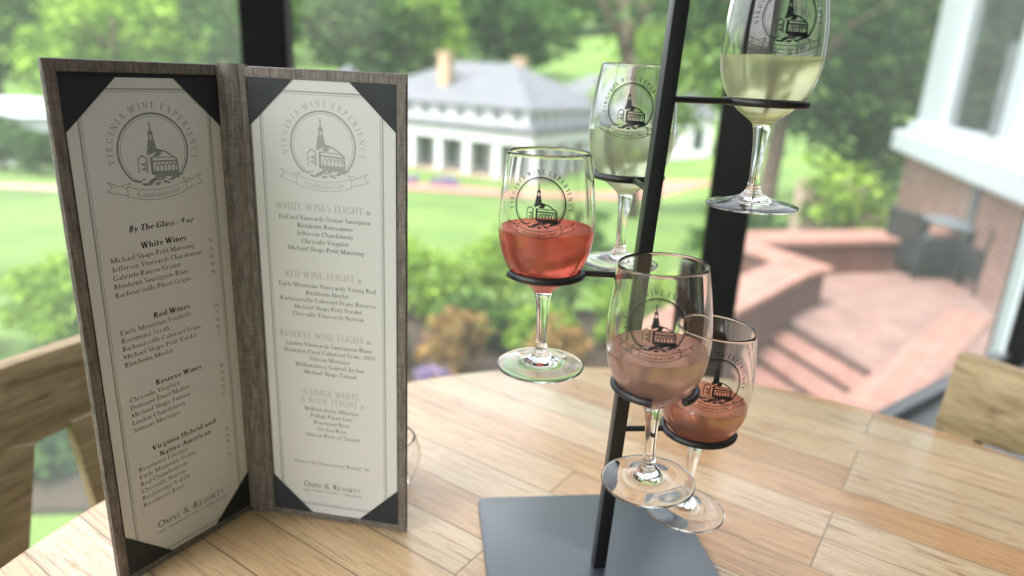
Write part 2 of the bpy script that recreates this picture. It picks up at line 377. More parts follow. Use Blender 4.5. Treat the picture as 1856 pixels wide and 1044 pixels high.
defg('O', .86, arcs(.43, .5, .34, .46, 0, 360, t_, T_, 26))
defg('C', .78, arcs(.43, .5, .34, .46, 48, 315, t_, T_, 22) + [stroke((.67, .97), (.67, .72), .05)])
defg('G', .84, arcs(.43, .5, .34, .46, 48, 318, t_, T_, 22) + [V(.70, .06, .45, .12), serif(.66, .40, .26), stroke((.67, .97), (.67, .72), .05)])
defg('P', .66, [V(.16)] + arcs(.22, .74, .30, .23, -90, 90, .06, T_, 12) + [serif(.16, 0, .3), serif(.14, 1, .22)])
defg('R', .76, [V(.16)] + arcs(.22, .75, .30, .22, -90, 90, .06, T_, 12) + [stroke((.34, .52), (.64, .02), .13), serif(.16, 0, .28), serif(.14, 1, .22), serif(.68, 0, .18)])
defg('S', .60, arcs(.30, .74, .20, .21, 30, 235, .06, .12, 12) + arcs(.30, .26, .22, .21, -150, 55, .06, .12, 12) + [stroke((.22, .60), (.40, .41), .14)])
defg('Y', .76, [V(.37, 0, .48), stroke((.10, 1), (.37, .46), T_ * .9), stroke((.63, 1), (.37, .46), t_), serif(.37, 0, .28), serif(.10, 1, .24), serif(.63, 1, .22)])
GL['É'] = (GL['E'][0], GL['E'][1] + [stroke((.28, 1.08), (.42, 1.22), .06)])
defg('&', .84, arcs(.38, .77, .16, .17, 0, 360, .06, .1, 14) + arcs(.34, .26, .26, .24, 70, 330, .06, .12, 16) + [stroke((.28, .66), (.76, .02), .12), stroke((.56, .12), (.70, .42), .06)])
defg('3', .56, arcs(.27, .75, .17, .20, -80, 150, .06, .12, 12) + arcs(.27, .27, .20, .24, -150, 90, .06, .13, 12))
defg('0', .60, arcs(.30, .5, .22, .46, 0, 360, .06, .13, 20))
defg('5', .56, [V(.15, .52, .97, .06), stroke((.12, .95), (.48, .95), .09)] + arcs(.26, .29, .21, .26, -150, 110, .06, .13, 14))
defg('4', .60, [V(.40, 0, 1, .12), stroke((.40, .98), (.05, .3), .06), stroke((.04, .29), (.56, .29), .07), serif(.40, 0, .26)])
GL["'"] = (.22, [stroke((.12, 1.0), (.08, .76), .09)]); GL['|'] = (.30, [stroke((.15, -.1), (.15, 1.0), .05)]); GL['-'] = (.40, [stroke((.05, .34), (.35, .34), .09)]); GL['·'] = (.30, arcs(.15, .36, .05, .05, 0, 360, .09, .09, 8))
defg('B', .70, [V(.16)] + arcs(.22, .76, .26, .21, -90, 90, .06, T_, 12) + arcs(.22, .27, .32, .25, -90, 90, .06, T_, 12) + [serif(.14, 0, .22), serif(.14, 1, .22)])
defg('J', .46, [V(.26, .1, 1)] + arcs(.12, .08, .14, .18, -150, 0, .06, .13, 8) + [serif(.26, 1, .3)])
defg('K', .80, [V(.16), stroke((.62, 1), (.20, .42), t_), stroke((.34, .58), (.68, .0), .14)] + [serif(x, y, .26) for x, y in ((.16, 0), (.16, 1), (.62, 1), (.68, 0))])
defg('1', .40, [V(.20, wd=.12), serif(.20, 0, .3), stroke((.20, 1), (.06, .84), .06)])
defg('2', .56, arcs(.27, .74, .18, .21, -30, 160, .06, .13, 12) + [stroke((.42, .62), (.06, .05), .08), stroke((.05, .05), (.50, .05), .09)])
defg('6', .60, arcs(.30, .30, .20, .26, 0, 360, .06, .12, 16) + arcs(.48, .42, .38, .52, 110, 180, .06, .12, 8))
defg('7', .56, [stroke((.05, .95), (.52, .95), .09), stroke((.49, .95), (.20, 0), .10)])
defg('8', .58, arcs(.29, .76, .16, .19, 0, 360, .06, .11, 14) + arcs(.29, .28, .20, .25, 0, 360, .06, .12, 14))
defg('9', .60, arcs(.30, .68, .20, .26, 0, 360, .06, .12, 16) + arcs(.12, .56, .38, .52, -70, 0, .06, .12, 8))
S_ = .125
def lv(x, y0=0, y1=.64, wd=S_, st=False, sb=True):
    o = [stroke((x, y0), (x, y1), wd)]
    if sb: o.append([(x - .13, y0), (x + .13, y0), (x + .13, y0 + .045), (x - .13, y0 + .045)])
    o.append([(x - .14, y1 - .05), (x + wd / 2, y1 - .01), (x + wd / 2, y1), (x - .14, y1)] if not st else [(x - .1, y1 - .04), (x + .1, y1 - .04), (x + .1, y1), (x - .1, y1)])
    return o
def bowl_(cx, w=.21): return arcs(cx, .32, w, .29, 0, 360, .05, S_, 18)
def hump(x0, x1, r=.0): return arcs((x0 + x1) / 2, .40, (x1 - x0) / 2, .21, 0, 165, .05, .12, 10)
LC = {
 'a': (.56, arcs(.22, .18, .15, .16, 0, 360, .05, .10, 14) + arcs(.25, .44, .16, .17, 0, 150, .05, .11, 8) + lv(.41, 0, .46, S_, True)),
 'b': (.60, lv(.13, .02, 1, sb=False) + bowl_(.32)), 'c': (.52, arcs(.30, .32, .22, .29, 50, 318, .05, S_, 16)), 'd': (.64, bowl_(.29) + lv(.49, 0, 1)),
 'e': (.54, arcs(.29, .32, .21, .29, 0, 318, .05, S_, 16) + [stroke((.12, .35), (.49, .35), .05)]), 'f': (.38, lv(.18, 0, .80, st=True) + arcs(.31, .80, .13, .16, 50, 180, .05, .11, 8) + [stroke((.03, .61), (.36, .61), .05)]),
 'g': (.56, arcs(.26, .42, .17, .19, 0, 360, .05, .11, 14) + arcs(.27, -.12, .21, .14, 0, 360, .05, .08, 14) + [stroke((.14, .24), (.16, .03), .06), stroke((.36, .56), (.52, .60), .06)]),
 'h': (.66, lv(.13, 0, 1) + hump(.13, .50) + lv(.50, 0, .42, st=True)), 'i': (.28, lv(.14) + arcs(.13, .86, .035, .035, 0, 360, .08, .08, 8)), 'j': (.28, lv(.15, -.2, .64, sb=False)),
 'k': (.62, lv(.13, 0, 1) + [stroke((.48, .62), (.16, .28), .05), stroke((.26, .38), (.54, 0), .12), stroke((.38, .62), (.58, .62), .045), stroke((.42, .02), (.62, .02), .045)]), 'l': (.28, lv(.14, 0, 1)),
 'm': (.96, lv(.13) + hump(.13, .47) + lv(.47, 0, .42, st=True) + hump(.47, .81) + lv(.81, 0, .42, st=True)), 'n': (.66, lv(.13) + hump(.13, .50) + lv(.50, 0, .42, st=True)),
 'o': (.58, arcs(.29, .32, .21, .29, 0, 360, .05, S_, 18)), 'p': (.62, lv(.13, -.30, .64) + bowl_(.33)), 'q': (.62, bowl_(.29) + lv(.48, -.30, .62)), 'r': (.46, lv(.13) + arcs(.30, .42, .17, .19, 50, 170, .05, .12, 8)),
 's': (.44, arcs(.21, .46, .13, .14, 30, 240, .05, .09, 8) + arcs(.21, .17, .15, .15, -150, 60, .05, .09, 8) + [stroke((.15, .38), (.28, .26), .10)]), 't': (.38, [stroke((.17, .08), (.17, .84), S_), stroke((.03, .61), (.35, .61), .05)] + arcs(.27, .13, .10, .11, 180, 320, .05, .09, 6)),
 'u': (.66, lv(.13, .18, .64, sb=False) + arcs(.31, .22, .18, .20, 180, 345, .05, .12, 8) + lv(.49)), 'v': (.56, [stroke((.10, .62), (.28, 0), .11), stroke((.46, .62), (.28, 0), .05), serif(.10, .62, .22), serif(.46, .62, .18)]),
 'w': (.82, [stroke((.10, .62), (.26, 0), .11), stroke((.42, .62), (.26, 0), .05), stroke((.42, .62), (.58, 0), .11), stroke((.74, .62), (.58, 0), .05), serif(.10, .62, .2), serif(.74, .62, .18)]),
 'x': (.56, [stroke((.08, .62), (.46, 0), .11), stroke((.44, .62), (.08, 0), .05)]), 'y': (.56, [stroke((.10, .62), (.28, .02), .11), stroke((.48, .62), (.18, -.28), .05), serif(.10, .62, .22)]),
 'z': (.50, [stroke((.06, .60), (.44, .60), .06), stroke((.42, .60), (.06, .02), .10), stroke((.06, .03), (.46, .03), .06)])}
GL.update(LC); GL['é'] = (LC['e'][0], LC['e'][1] + [stroke((.26, .74), (.38, .92), .06)]); GL['ñ'] = (LC['n'][0], LC['n'][1] + [stroke((.2, .80), (.42, .84), .06)])
def text_polys(txt, h, fit=None, x0=None, x1=None, cx=None, y=0, shear=0.0, bold=0.0):
    out = []; x = 0
    for ch in txt:
        if ch == ' ': x += .30; continue
        g = GL.get(ch)
        if not g: x += .3; continue
        for p in g[1]:
            out.append([(x + px + shear * py, py) for px, py in p])
            if bold: out.append([(x + px + shear * py + bold, py) for px, py in p])
        x += g[0] + .045 + bold * .8
    sx = h if fit is None else fit / x
    ox = x0 if x0 is not None else (x1 - x * sx if x1 is not None else cx - x * sx / 2)
    return [[(ox + px * sx, y + py * h) for px, py in p] for p in out]
def caps_line(txt, h, x0=None, cx=None, y=0.0, track=.06, small=None, fit=None):
    """polys for one line of capitals, height h; cx centres it"""
    out = []; x = 0
    for i, ch in enumerate(txt):
        if ch == ' ': x += .42; continue
        k = 1.0
        if small and not (i == 0 or txt[i - 1] == ' '): k = small
        g = GL.get(ch)
        if not g: x += .3; continue
        out += [[(x + px * k, py * k) for px, py in p] for p in g[1]]; x += g[0] * k + track
    wd = x - track; sx = h if fit is None else fit / wd
    ox = x0 if x0 is not None else cx - wd * sx / 2
    return [[(ox + px * sx, y + py * h) for px, py in p] for p in out]
def emblem():
    """round church emblem, ring radius 1; dict of layers of 2D polygons"""
    P = {'ring': [], 'art': [], 'type': [], 'banner': []}
    def ring(r, wd, a0=0, a1=360, n=72): return arcs(0, 0, r, r, a0, a1, wd, wd, n)
    P['ring'] += ring(1.0, .055, -52, 232); P['ring'] += ring(.925, .014, -50, 230)
    # lettering on the arc
    txt = 'VIRGINIA WINE EXPERIENCE'; h = .175; r0 = 1.13; tot = 0; adv = []
    for ch in txt:
        a = (.40 if ch == ' ' else GL[ch][0] + .30) * h; adv.append(a); tot += a
    ang = tot / (r0 + h * .4); s = math.pi / 2 + ang / 2; scale = R(212) / ang; s = math.pi / 2 + R(212) / 2
    for ch, a in zip(txt, adv):
        da = a / (r0 + h * .4) * scale
        if ch != ' ':
            mid = s - da / 2; gw = GL[ch][0]
            for p in GL[ch][1]:
                q = []
                for px, py in p:
                    rr = r0 + py * h; th = mid - (px - gw / 2) * h / (r0 + h * .4)
                    q.append((rr * math.cos(th), rr * math.sin(th)))
                P['type'].append(q)
        s -= da
    A = P['art']
    A += [[(-.085, .52), (-.035, .52), (-.06, .86)], [(-.075, .60), (-.045, .60), (-.045, .66), (-.075, .66)], stroke((-.10, .74), (-.02, .74), .02)]
    A += [[(-.14, .44), (.02, .44), (0, .54), (-.12, .54)], [(-.13, .30), (-.085, .30), (-.085, .44), (-.13, .44)], [(-.035, .30), (.01, .30), (.01, .44), (-.035, .44)]]
    A += [[(-.17, .25), (.05, .25), (.03, .31), (-.15, .31)], [(-.18, .06), (.07, .06), (.06, .20), (-.17, .20)], [(-.15, .20), (.04, .20), (.04, .25), (-.15, .25)]]
    A += [[(-.24, -.06), (.14, -.02), (.07, .06), (-.18, .06)], stroke((.05, .045), (.34, -.04), .045), stroke((.33, -.035), (.63, -.25), .045), stroke((-.08, -.17), (.58, -.21), .03), [(-.06, -.14), (.10, .02), (.22, -.02), (.16, -.15)], [(-.24, -.10), (-.18, -.12), (.10, .0), (.08, .06)]]
    A += [[(-.14, -.62), (-.06, -.62), (-.06, -.16), (-.14, -.16)], stroke((-.12, -.28), (.62, -.31), .05), stroke((-.12, -.60), (.66, -.62), .10), stroke((.64, -.25), (.66, -.62), .05)]
    for k in range(6):
        x = -.0 + k * .115
        A += [stroke((x, -.58), (x, -.42), .03)]; A += arcs(x + .055, -.44, .045, .07, 0, 180, .03, .03, 8)
        A += [stroke((x + .03, -.36), (x + .08, -.36), .035)]
    A += [stroke((-.48, -.24), (-.48, -.58), .03), stroke((-.24, -.18), (-.24, -.60), .04), stroke((-.50, -.22), (-.36, -.10), .035), stroke((-.36, -.10), (-.22, -.20), .035), stroke((-.40, -.34), (-.32, -.34), .05), stroke((-.40, -.48), (-.32, -.48), .05), stroke((-.30, -.28), (-.30, -.55), .03)]
    rnd = random.Random(5)
    for k in range(46):
        x = rnd.uniform(-.62, .78); y = -.74 - rnd.uniform(0, .16); r = rnd.uniform(.03, .065)
        if x * x + y * y < .93: A.append([(x + r * math.cos(q) * 1.5, y + r * math.sin(q) * .7) for q in [i * math.pi / 3 for i in range(6)]])
    A += [stroke((-.05, -.70), (.80, -.68), .07)]
    # ribbon banner
    B = P['banner']
    def bow(x, y0): return y0 - .16 * (1 - (x / .86) ** 2)
    for y0 in (-.90, -1.17):
        xs = [-.86 + 1.72 * i / 14 for i in range(15)]
        B += [stroke((xs[i], bow(xs[i], y0)), (xs[i + 1], bow(xs[i + 1], y0)), .022) for i in range(14)]
    for s in (-1, 1):
        B += [stroke((s * .86, -.90), (s * .86, -1.17), .022), stroke((s * .86, -.96), (s * 1.38, -.72), .022), stroke((s * 1.38, -.72), (s * 1.24, -.86), .022), stroke((s * 1.24, -.86), (s * 1.40, -.98), .022),
              stroke((s * 1.40, -.98), (s * .86, -1.14), .022), stroke((s * .86, -.90), (s * .74, -.80), .022), stroke((s * .74, -.80), (s * 1.02, -.86), .022)]
    et = text_polys('Established 1766', .135, fit=1.25, cx=0, y=0, shear=.35)
    B += [[(x, y + bow(x, -1.10)) for x, y in p] for p in et]
    return P
EMB = emblem()

def polys_mesh(name, polys, mapf, mat, parent, slices=None):
    vs, fs = [], []
    for p in polys:
        a = sum(p[i][0] * p[(i + 1) % len(p)][1] - p[(i + 1) % len(p)][0] * p[i][1] for i in range(len(p)))
        if abs(a) < 1e-12: continue
        if a < 0: p = p[::-1]
        fs.append(tuple(range(len(vs), len(vs) + len(p)))); vs += [(x, y, (len(fs) % 11) * 2e-6) for x, y in p]
    me = bpy.data.meshes.new(name); me.from_pydata(vs, [], fs); me.update()
    if slices:
        bm = bmesh.new(); bm.from_mesh(me)
        for c in slices:
            bmesh.ops.bisect_plane(bm, geom=bm.verts[:] + bm.edges[:] + bm.faces[:], plane_co=(c, 0, 0), plane_no=(1, 0, 0))
        bm.to_mesh(me); bm.free()
    for q in me.vertices: q.co = mapf(q.co.x, q.co.y, q.co.z)
    me.update(); me.materials.append(mat)
    o = bpy.data.objects.new(name, me); link(o, parent); return o

# ------------------------------------------------------------------ menu
FB = Vector((-.22366, .52370, 0)); LA = Vector((-.28475, .41997, 0)); RC = Vector((-.08124, .50201, 0))
menu = tag(empty('wine_menu', FB), 'open two-panel wine menu in taupe covers standing upright on the table', 'menu')
ld = (LA - FB).normalized(); rd = (RC - FB).normalized()
ln = Vector((-ld.y, ld.x, 0)); rn = Vector((rd.y, -rd.x, 0))        # towards the reader
if ln.dot(-FB) < 0: ln = -ln
if rn.dot(-FB) < 0: rn = -rn
MH = .381
def panel_map(d, n, off): return lambda s, z: (d * s + n * off + Vector((0, 0, z)))
def slab(name, d, n, s0, s1, z0, z1, o0, o1, mat, parent, bevel=0.0):
    mb = MB(); c = d * ((s0 + s1) / 2) + n * ((o0 + o1) / 2) + Vector((0, 0, (z0 + z1) / 2))
    mb.box(c, (s1 - s0, abs(o1 - o0), z1 - z0), M=Matrix((d, n, Vector((0, 0, 1)))).transposed()); return mb.build(name, mat, parent, bevel=bevel, smooth='auto' if bevel else False)
def panel(side):
    if side == 'L': d, n = ld, ln; s0, s1, p0, p1, l0, l1 = .0015, .1205, .0029, .1117, .0012, .1130
    else: d, n = rd, rn; s0, s1, p0, p1, l0, l1 = .0215, .1441, .0240, .1358, .0235, .1370
    # cover board, frame rails standing 1.2 mm proud of the lining
    cov = slab('cover', d, n, s0, s1, .0005, MH, -.0032, 0, M['cover'], menu, .0012)
    z0, z1 = .0065, .3735
    if side == 'L':
        rails = [(s0 if side == 'L' else s0, s1, z1, MH - .0008), (s0, s1, .0012, z0), (l1, s1 - .0006, z0, z1)]
    else:
        rails = [(s0, s1, z1, MH - .0008), (s0, s1, .0012, z0), (l1, s1 - .0006, z0, z1)]
    mb = MB()
    for a, b, c, e in rails:
        mb.box(d * ((a + b) / 2) + n * .0005 + Vector((0, 0, (c + e) / 2)), (b - a, .0014, e - c), M=Matrix((d, n, Vector((0, 0, 1)))).transposed())
    mb.build('cover_border', M['cover'], cov)
    slab('lining', d, n, max(l0, s0 + .0003), l1 - .0002, z0 + .0002, z1 - .0002, .00001, .0003, M['lining'], menu)
    pm = panel_map(d, n, .0006)
    z0p, z1p = (.003, .3712) if side == 'L' else (.0068, .3740)
    z0p = max(z0p, .0068)
    paper = slab('menu_card', d, n, p0, p1, z0p, z1p - .0008, .00032, .0006, M['paper'], menu)
    # triangular corner pockets
    cs = .0343
    for (cx, cz, sx, sz) in ((p0, z0p, 1, 1), (p1, z0p, -1, 1), (p0, z1p - .0008, 1, -1), (p1, z1p - .0008, -1, -1)):
        e = .0012; a = (cx - sx * e, cz - sz * .0002); b = (cx + sx * cs, cz - sz * .0002); c = (cx - sx * e, cz + sz * cs)
        mb = MB(); f0, f1 = .00062, .0011
        vs = [panel_map(d, n, f)(*q) for f in (f0, f1) for q in (a, b, c)]
        mb.add(vs, [(0, 1, 2), (3, 5, 4), (0, 3, 4, 1), (1, 4, 5, 2), (2, 5, 3, 0)]); mb.build('corner_pocket', M['corner'], menu)
    return d, n, paper
sg = {'L': -1, 'R': 1}
# spine strip between the panels, slightly rounded
mb = MB(); N = 10; pts = []
a, b = ld * .0012 - ln * .0016, rd * .0213 - rn * .0016
vs = []
for i in range(N + 1):
    t = i / N
    p = a.lerp(b, t); bulge = .0022 * math.sin(math.pi * t) + (-.0012 * math.exp(-((t - .22) / .07) ** 2) - .0012 * math.exp(-((t - .78) / .07) ** 2))
    nn = (rn + ln * .15).normalized()
    for off in (-.0016, .0018):
        for z in (.0005, MH + .0012):
            vs.append(p + nn * (off + bulge) + Vector((0, 0, z)))
fs = []
for i in range(N):
    q, r = i * 4, (i + 1) * 4
    fs += [(q + 2, r + 2, r + 3, q + 3), (q, q + 1, r + 1, r), (q + 1, q + 3, r + 3, r + 1), (q, r, r + 2, q + 2)]
fs += [(0, 2, 3, 1), (N * 4, N * 4 + 1, N * 4 + 3, N * 4 + 2)]
mb.add(vs, fs); mb.build('spine', M['cover'], menu, smooth='auto')

SH, BO = .0, .0
def menu_text(side, paper, items):
    """items: (kind, text, z_baseline, x-range) in reader coordinates u (0 at left paper edge, rightwards)"""
for side in 'LR':
    d, n, paper = panel(side)
    if side == 'L': umap = lambda u, z, k=0, d=d, n=n: d * (.1117 - u) + n * (.00066 + k) + Vector((0, 0, z))
    else: umap = lambda u, z, k=0, d=d, n=n: d * (.0240 + u) + n * (.00066 + k) + Vector((0, 0, z))
    W_ = .1100; cxm = .0548
    # double rule border
    bd = []
    x0, x1, y0, y1 = (.0078, .1005, .0100, .3632) if side == 'L' else (.0072, .1020, .0150, .3650)
    for k, (o, wd) in enumerate(((0, .0011), (.0017, .0004))):
        bd += [stroke((x0 + o, y0 + o), (x0 + o, y1 - o), wd), stroke((x1 - o, y0 + o), (x1 - o, y1 - o), wd), stroke((x0 + o, y0 + o), (x1 - o, y0 + o), wd), stroke((x0 + o, y1 - o), (x1 - o, y1 - o), wd)]
    polys_mesh('rule_border', bd, umap, M['ink_sage2'], paper)
    er = .0252; ec = (.0552, .3222) if side == 'L' else (.0557, .3268)
    sc_ = lambda ps: [[(ec[0] + x * er, ec[1] + y * er) for x, y in p] for p in ps]
    em = polys_mesh('church_emblem', sc_(EMB['ring'] + EMB['art']), umap, M['ink_sage'] if side == 'L' else M['ink_sage_faint'], paper)
    polys_mesh('emblem_lettering', sc_(EMB['type']), umap, M['ink_sage2'] if side == 'L' else M['ink_sage2_faint'], em)
    polys_mesh('ribbon_banner', sc_(EMB['banner']), umap, M['ink_sage2'] if side == 'L' else M['ink_sage2_faint'], em)
    black, soft, grey = [], [], []
    if side == 'L':
        U = lambda s: .1117 - s
        black += text_polys('By The Glass · 9 oz', .0044, fit=.0490, cx=U(.0565), y=.2685, shear=.25, bold=.075)
        black += text_polys('White Wines', .0044, fit=.0352, cx=U(.056), y=.2558, bold=.075)
        blocks = [(.2492, -.00615, [('Michael Shaps Petit Manseng', .0626, '18'), ('Jefferson Vineyards Chardonnay', .0690, '16'), ('Gabriele Rausse Gruner', .0510, '16'), ('Blenheim Sauvignon Blanc', .0570, '18'), ('Barboursville Pinot Grigio', .0572, '16')]),
                  (.1970, -.0061, [('Early Mountain Foothills', .0550, '16'), ('Rosemont Syrah', .0360, '17'), ('Barboursville Cabernet Franc', .0620, '18'), ('Michael Shaps Petit Verdot', .0580, '20'), ('Blenheim Merlot', .0370, '17')]),
                  (.1450, -.0061, [('Chrysalis Viognier', .0400, '20'), ('Domaine Finot Malbec', .0480, '18'), ('Michael Shaps Tannat', .0470, '20'), ('Linden Chardonnay', .0430, '23'), ('Stinson Meritage', .0370, '22')]),
                  (.0873, -.0061, [('Rosemont Lineage', .0400, '16'), ('Early Mountain Young', .0470, '16'), ('Red Chambourcin', .0390, '18'), ('Chrysalis Norton', .0370, '15'), ("Rockbridge V d'Or", .0400, '15'), ('Rosemont Rosé', .0340, None)])]
        black += text_polys('Red Wines', .0042, fit=.0295, cx=U(.0558), y=.2030, bold=.075)
        black += text_polys('Reserve Wines', .0042, fit=.0385, cx=U(.0555), y=.1512, bold=.075)
        black += text_polys('Virginia Hybrid and', .0042, fit=.0550, cx=U(.0562), y=.1000, bold=.075)
        black += text_polys('Native American', .0042, fit=.0450, cx=U(.056), y=.0926, bold=.075)
        for z, dz, rows in blocks:
            for i, (tx, wd, pr) in enumerate(rows):
                soft += text_polys(tx, .0036, fit=wd, x0=U(.0955), y=z + dz * i)
                if pr: soft += text_polys(pr, .0030, x1=U(.0173), y=z + .0012 + dz * i)
        soft += caps_line('OMNI & RESORTS', .0062, cx=U(.0571), y=.0325, small=.72, fit=.0590)
        soft += text_polys('THE HOMESTEAD  |  VIRGINIA', .0020, fit=.0630, cx=U(.057), y=.0278)
    else:
        U = lambda s: s - .0240; cc = U(.0790)
        def head(t, z, a, b, pr=None):
            g = caps_line(t, .0054, x0=U(a), y=z, fit=b - a)
            grey.append(g)
            if pr: soft.extend(text_polys(pr, .0030, x0=U(b) + .0022, y=z))
        head('WHITE WINES FLIGHT', .2775, .0401, .1100, '30')
        head('RED WINE FLIGHT', .2232, .0442, .1020, '35')
        head('RESERVE WINE FLIGHT', .1722, .0368, .1085, '40')
        head('SUMMER WHITE', .1215, .0516, .1040); head('& ROSÉ FLIGHT', .1142, .0521, .1022, '35')
        for z, rows in ((.2700, [('DuCard Vineyards Gruner Sauvignon', .0743), ('Blenheim Roussanne', .0450), ('Jefferson Chardonnay', .0460), ('Chrysalis Viognier', .0390), ('Michael Shaps Petit Manseng', .0625)]),
                        (.2156, [('Early Mountain Vineyards Young Red', .0810), ('Blenheim Merlot', .0360), ('Barboursville Cabernet Franc Reserve', .0800), ('Michael Shaps Petit Verdot', .0570), ('Chrysalis Vineyards Norton', .0600)]),
                        (.1650, [('Linden Vineyards Sauvignon Blanc', .0750), ('Domaine Finot Cabernet Franc 2020', .0780), ('Stinson Meritage', .0350), ('Williamsburg Gabriel Archer', .0600), ('Michael Shaps Tannat', .0460)]),
                        (.1070, [('Williamsburg Albarino', .0480), ('Pollak Pinot Gris', .0375), ('Rosemont Rosé', .0320), ('Ox-Eye Rosé', .0260), ('Stinson Rosé of Tannat', .0490)])):
            for i, (tx, wd) in enumerate(rows): soft += text_polys(tx, .0035, fit=wd, cx=cc, y=z - .0061 * i)
        soft += text_polys('Cheese & Charcuterie Board  36', .0030, fit=.0680, cx=U(.0772), y=.0555)
        soft += caps_line('OMNI & RESORTS', .0056, cx=U(.0768), y=.0322, small=.72, fit=.0510)
        soft += text_polys('THE HOMESTEAD  |  VIRGINIA', .0018, fit=.0540, cx=U(.077), y=.0280)
    if black: polys_mesh('bold_lettering', black, umap, M['ink'], paper)
    polys_mesh('small_lettering', soft, umap, M['ink_soft'], paper)
    if grey:
        for g in grey[:3] + [grey[3] + grey[4]]: polys_mesh('section_heading', g, umap, M['ink_grey'], paper)

# ------------------------------------------------------------------ wine rack
e1 = R(7.6)
rack = tag(empty('wine_glass_rack', (.0836, .4698, 0), e1), 'black steel flight stand with square pole and five open rings', 'wine rack')
mb = MB(); hw, rr_ = .0945, .008; pts = []
for cx_, cy_, a0 in ((hw - rr_, hw - rr_, 0), (-hw + rr_, hw - rr_, 90), (-hw + rr_, -hw + rr_, 180), (hw - rr_, -hw + rr_, 270)):
    pts += [(cx_ + rr_ * math.cos(R(a0 + k * 15)), cy_ + rr_ * math.sin(R(a0 + k * 15))) for k in range(7)]
mb.prism(pts, .0006, .0042); mb.build('base_plate', M['plate'], rack, bevel=.0004, smooth='auto')
def W2R(p):   # world -> rack local
    q = Vector(p) - Vector((.0836, .4698, 0)); return Matrix.Rotation(-e1, 3, 'Z') @ q
def pole_at(z): t = z / .5; return Vector((.0816 + .0172 * t, .4677 - .0033 * t, z))
mb = MB(); p0, p1 = W2R(pole_at(.0043)), W2R(pole_at(.505)); hw2 = .0051
vs = [Vector((p.x + a * hw2, p.y + b * hw2, p.z)) for p in (p0, p1) for a, b in ((-1, -1), (1, -1), (1, 1), (-1, 1))]
mb.add(vs, [(3, 2, 1, 0), (4, 5, 6, 7), (0, 1, 5, 4), (1, 2, 6, 5), (2, 3, 7, 6), (3, 0, 4, 7)]); mb.build('pole', M['blackmetal'], rack, bevel=.0006, smooth='auto')

# glasses: foot centre world xy, foot z, tilt about Y, wine, level, logo azimuth offset
GLS = [
 dict(p=(.1700, .4920), z=.3012, tilt=-.015, wine='pale', lev=.1030, phi=15, lab='top wine glass of pale straw white wine, highest on the rack right of the pole'),
 dict(p=(.0871, .5480), z=.2390, tilt=.008, wine='straw', lev=.1080, phi=-6, lab='wine glass of greenish white wine half hidden behind the rack pole'),
 dict(p=(.0237, .4660), z=.1795, tilt=-.019, wine='red', lev=.1045, phi=-8, lab='wine glass of vivid strawberry red rosé, nearest the menu'),
 dict(p=(.1008, .4136), z=.1193, tilt=-.044, wine='blush', lev=.1000, phi=0, lab='nearest and largest wine glass, blush pink wine, in front of the pole'),
 dict(p=(.1465, .4740), z=.0572, tilt=.040, wine='salmon', lev=.0985, phi=11, lab='lowest wine glass, salmon rosé, foot hovering just above the table'),
]
RZ = .0725
def outer_profile():
    key = [(.0316, .0000), (.0321, .0006), (.0322, .0011), (.0317, .0016), (.026, .0031), (.017, .0050), (.009, .0082), (.0052, .0125), (.0041, .018), (.0039, .028), (.0044, .042), (.0054, .052), (.0066, .0575),
           (.0100, .0612), (.0160, .0656), (.0212, .0702), (.0255, .0755), (.0292, .0822), (.0318, .0900), (.0332, .0990), (.0336, .1080), (.0333, .1180), (.0323, .1290), (.0308, .1400), (.0292, .1500), (.0282, .1560)]
    return key
def catmull(key, sub=4):
    out = []
    for i in range(len(key) - 1):
        p0, p1, p2, p3 = key[max(i - 1, 0)], key[i], key[i + 1], key[min(i + 2, len(key) - 1)]
        for k in range(sub):
            t = k / sub; out.append(tuple(.5 * (2 * b + (c - a) * t + (2 * a - 5 * b + 4 * c - d_) * t * t + (-a + 3 * b - 3 * c + d_) * t ** 3) for a, b, c, d_ in zip(p0, p1, p2, p3)))
    out.append(key[-1]); return out
OUTP = catmull(outer_profile())
bowl = [q for q in OUTP if q[1] >= .0612]
def r_out(z):
    for (r0, z0), (r1, z1) in zip(OUTP[8:-1], OUTP[9:]):
        if z0 <= z <= z1 and z1 > z0: return r0 + (r1 - r0) * (z - z0) / (z1 - z0)
    return OUTP[-1][0]
def r_in(z):
    return max(0.0, r_out(z) - .00105)
inner = [(r_in(z), z) for r, z in bowl if z > .0645]
gprof = [(0, .0036), (.010, .0033), (.018, .0024), (.026, .0009), (.030, .0002)] + OUTP + [(.02785, .1569), (.0274, .1566)] + inner[::-1][1:] + [(.0095, .0638), (.005, .0627), (0, .0624)]
gb = MB(); gb.lathe(gprof, 96, closed=False)
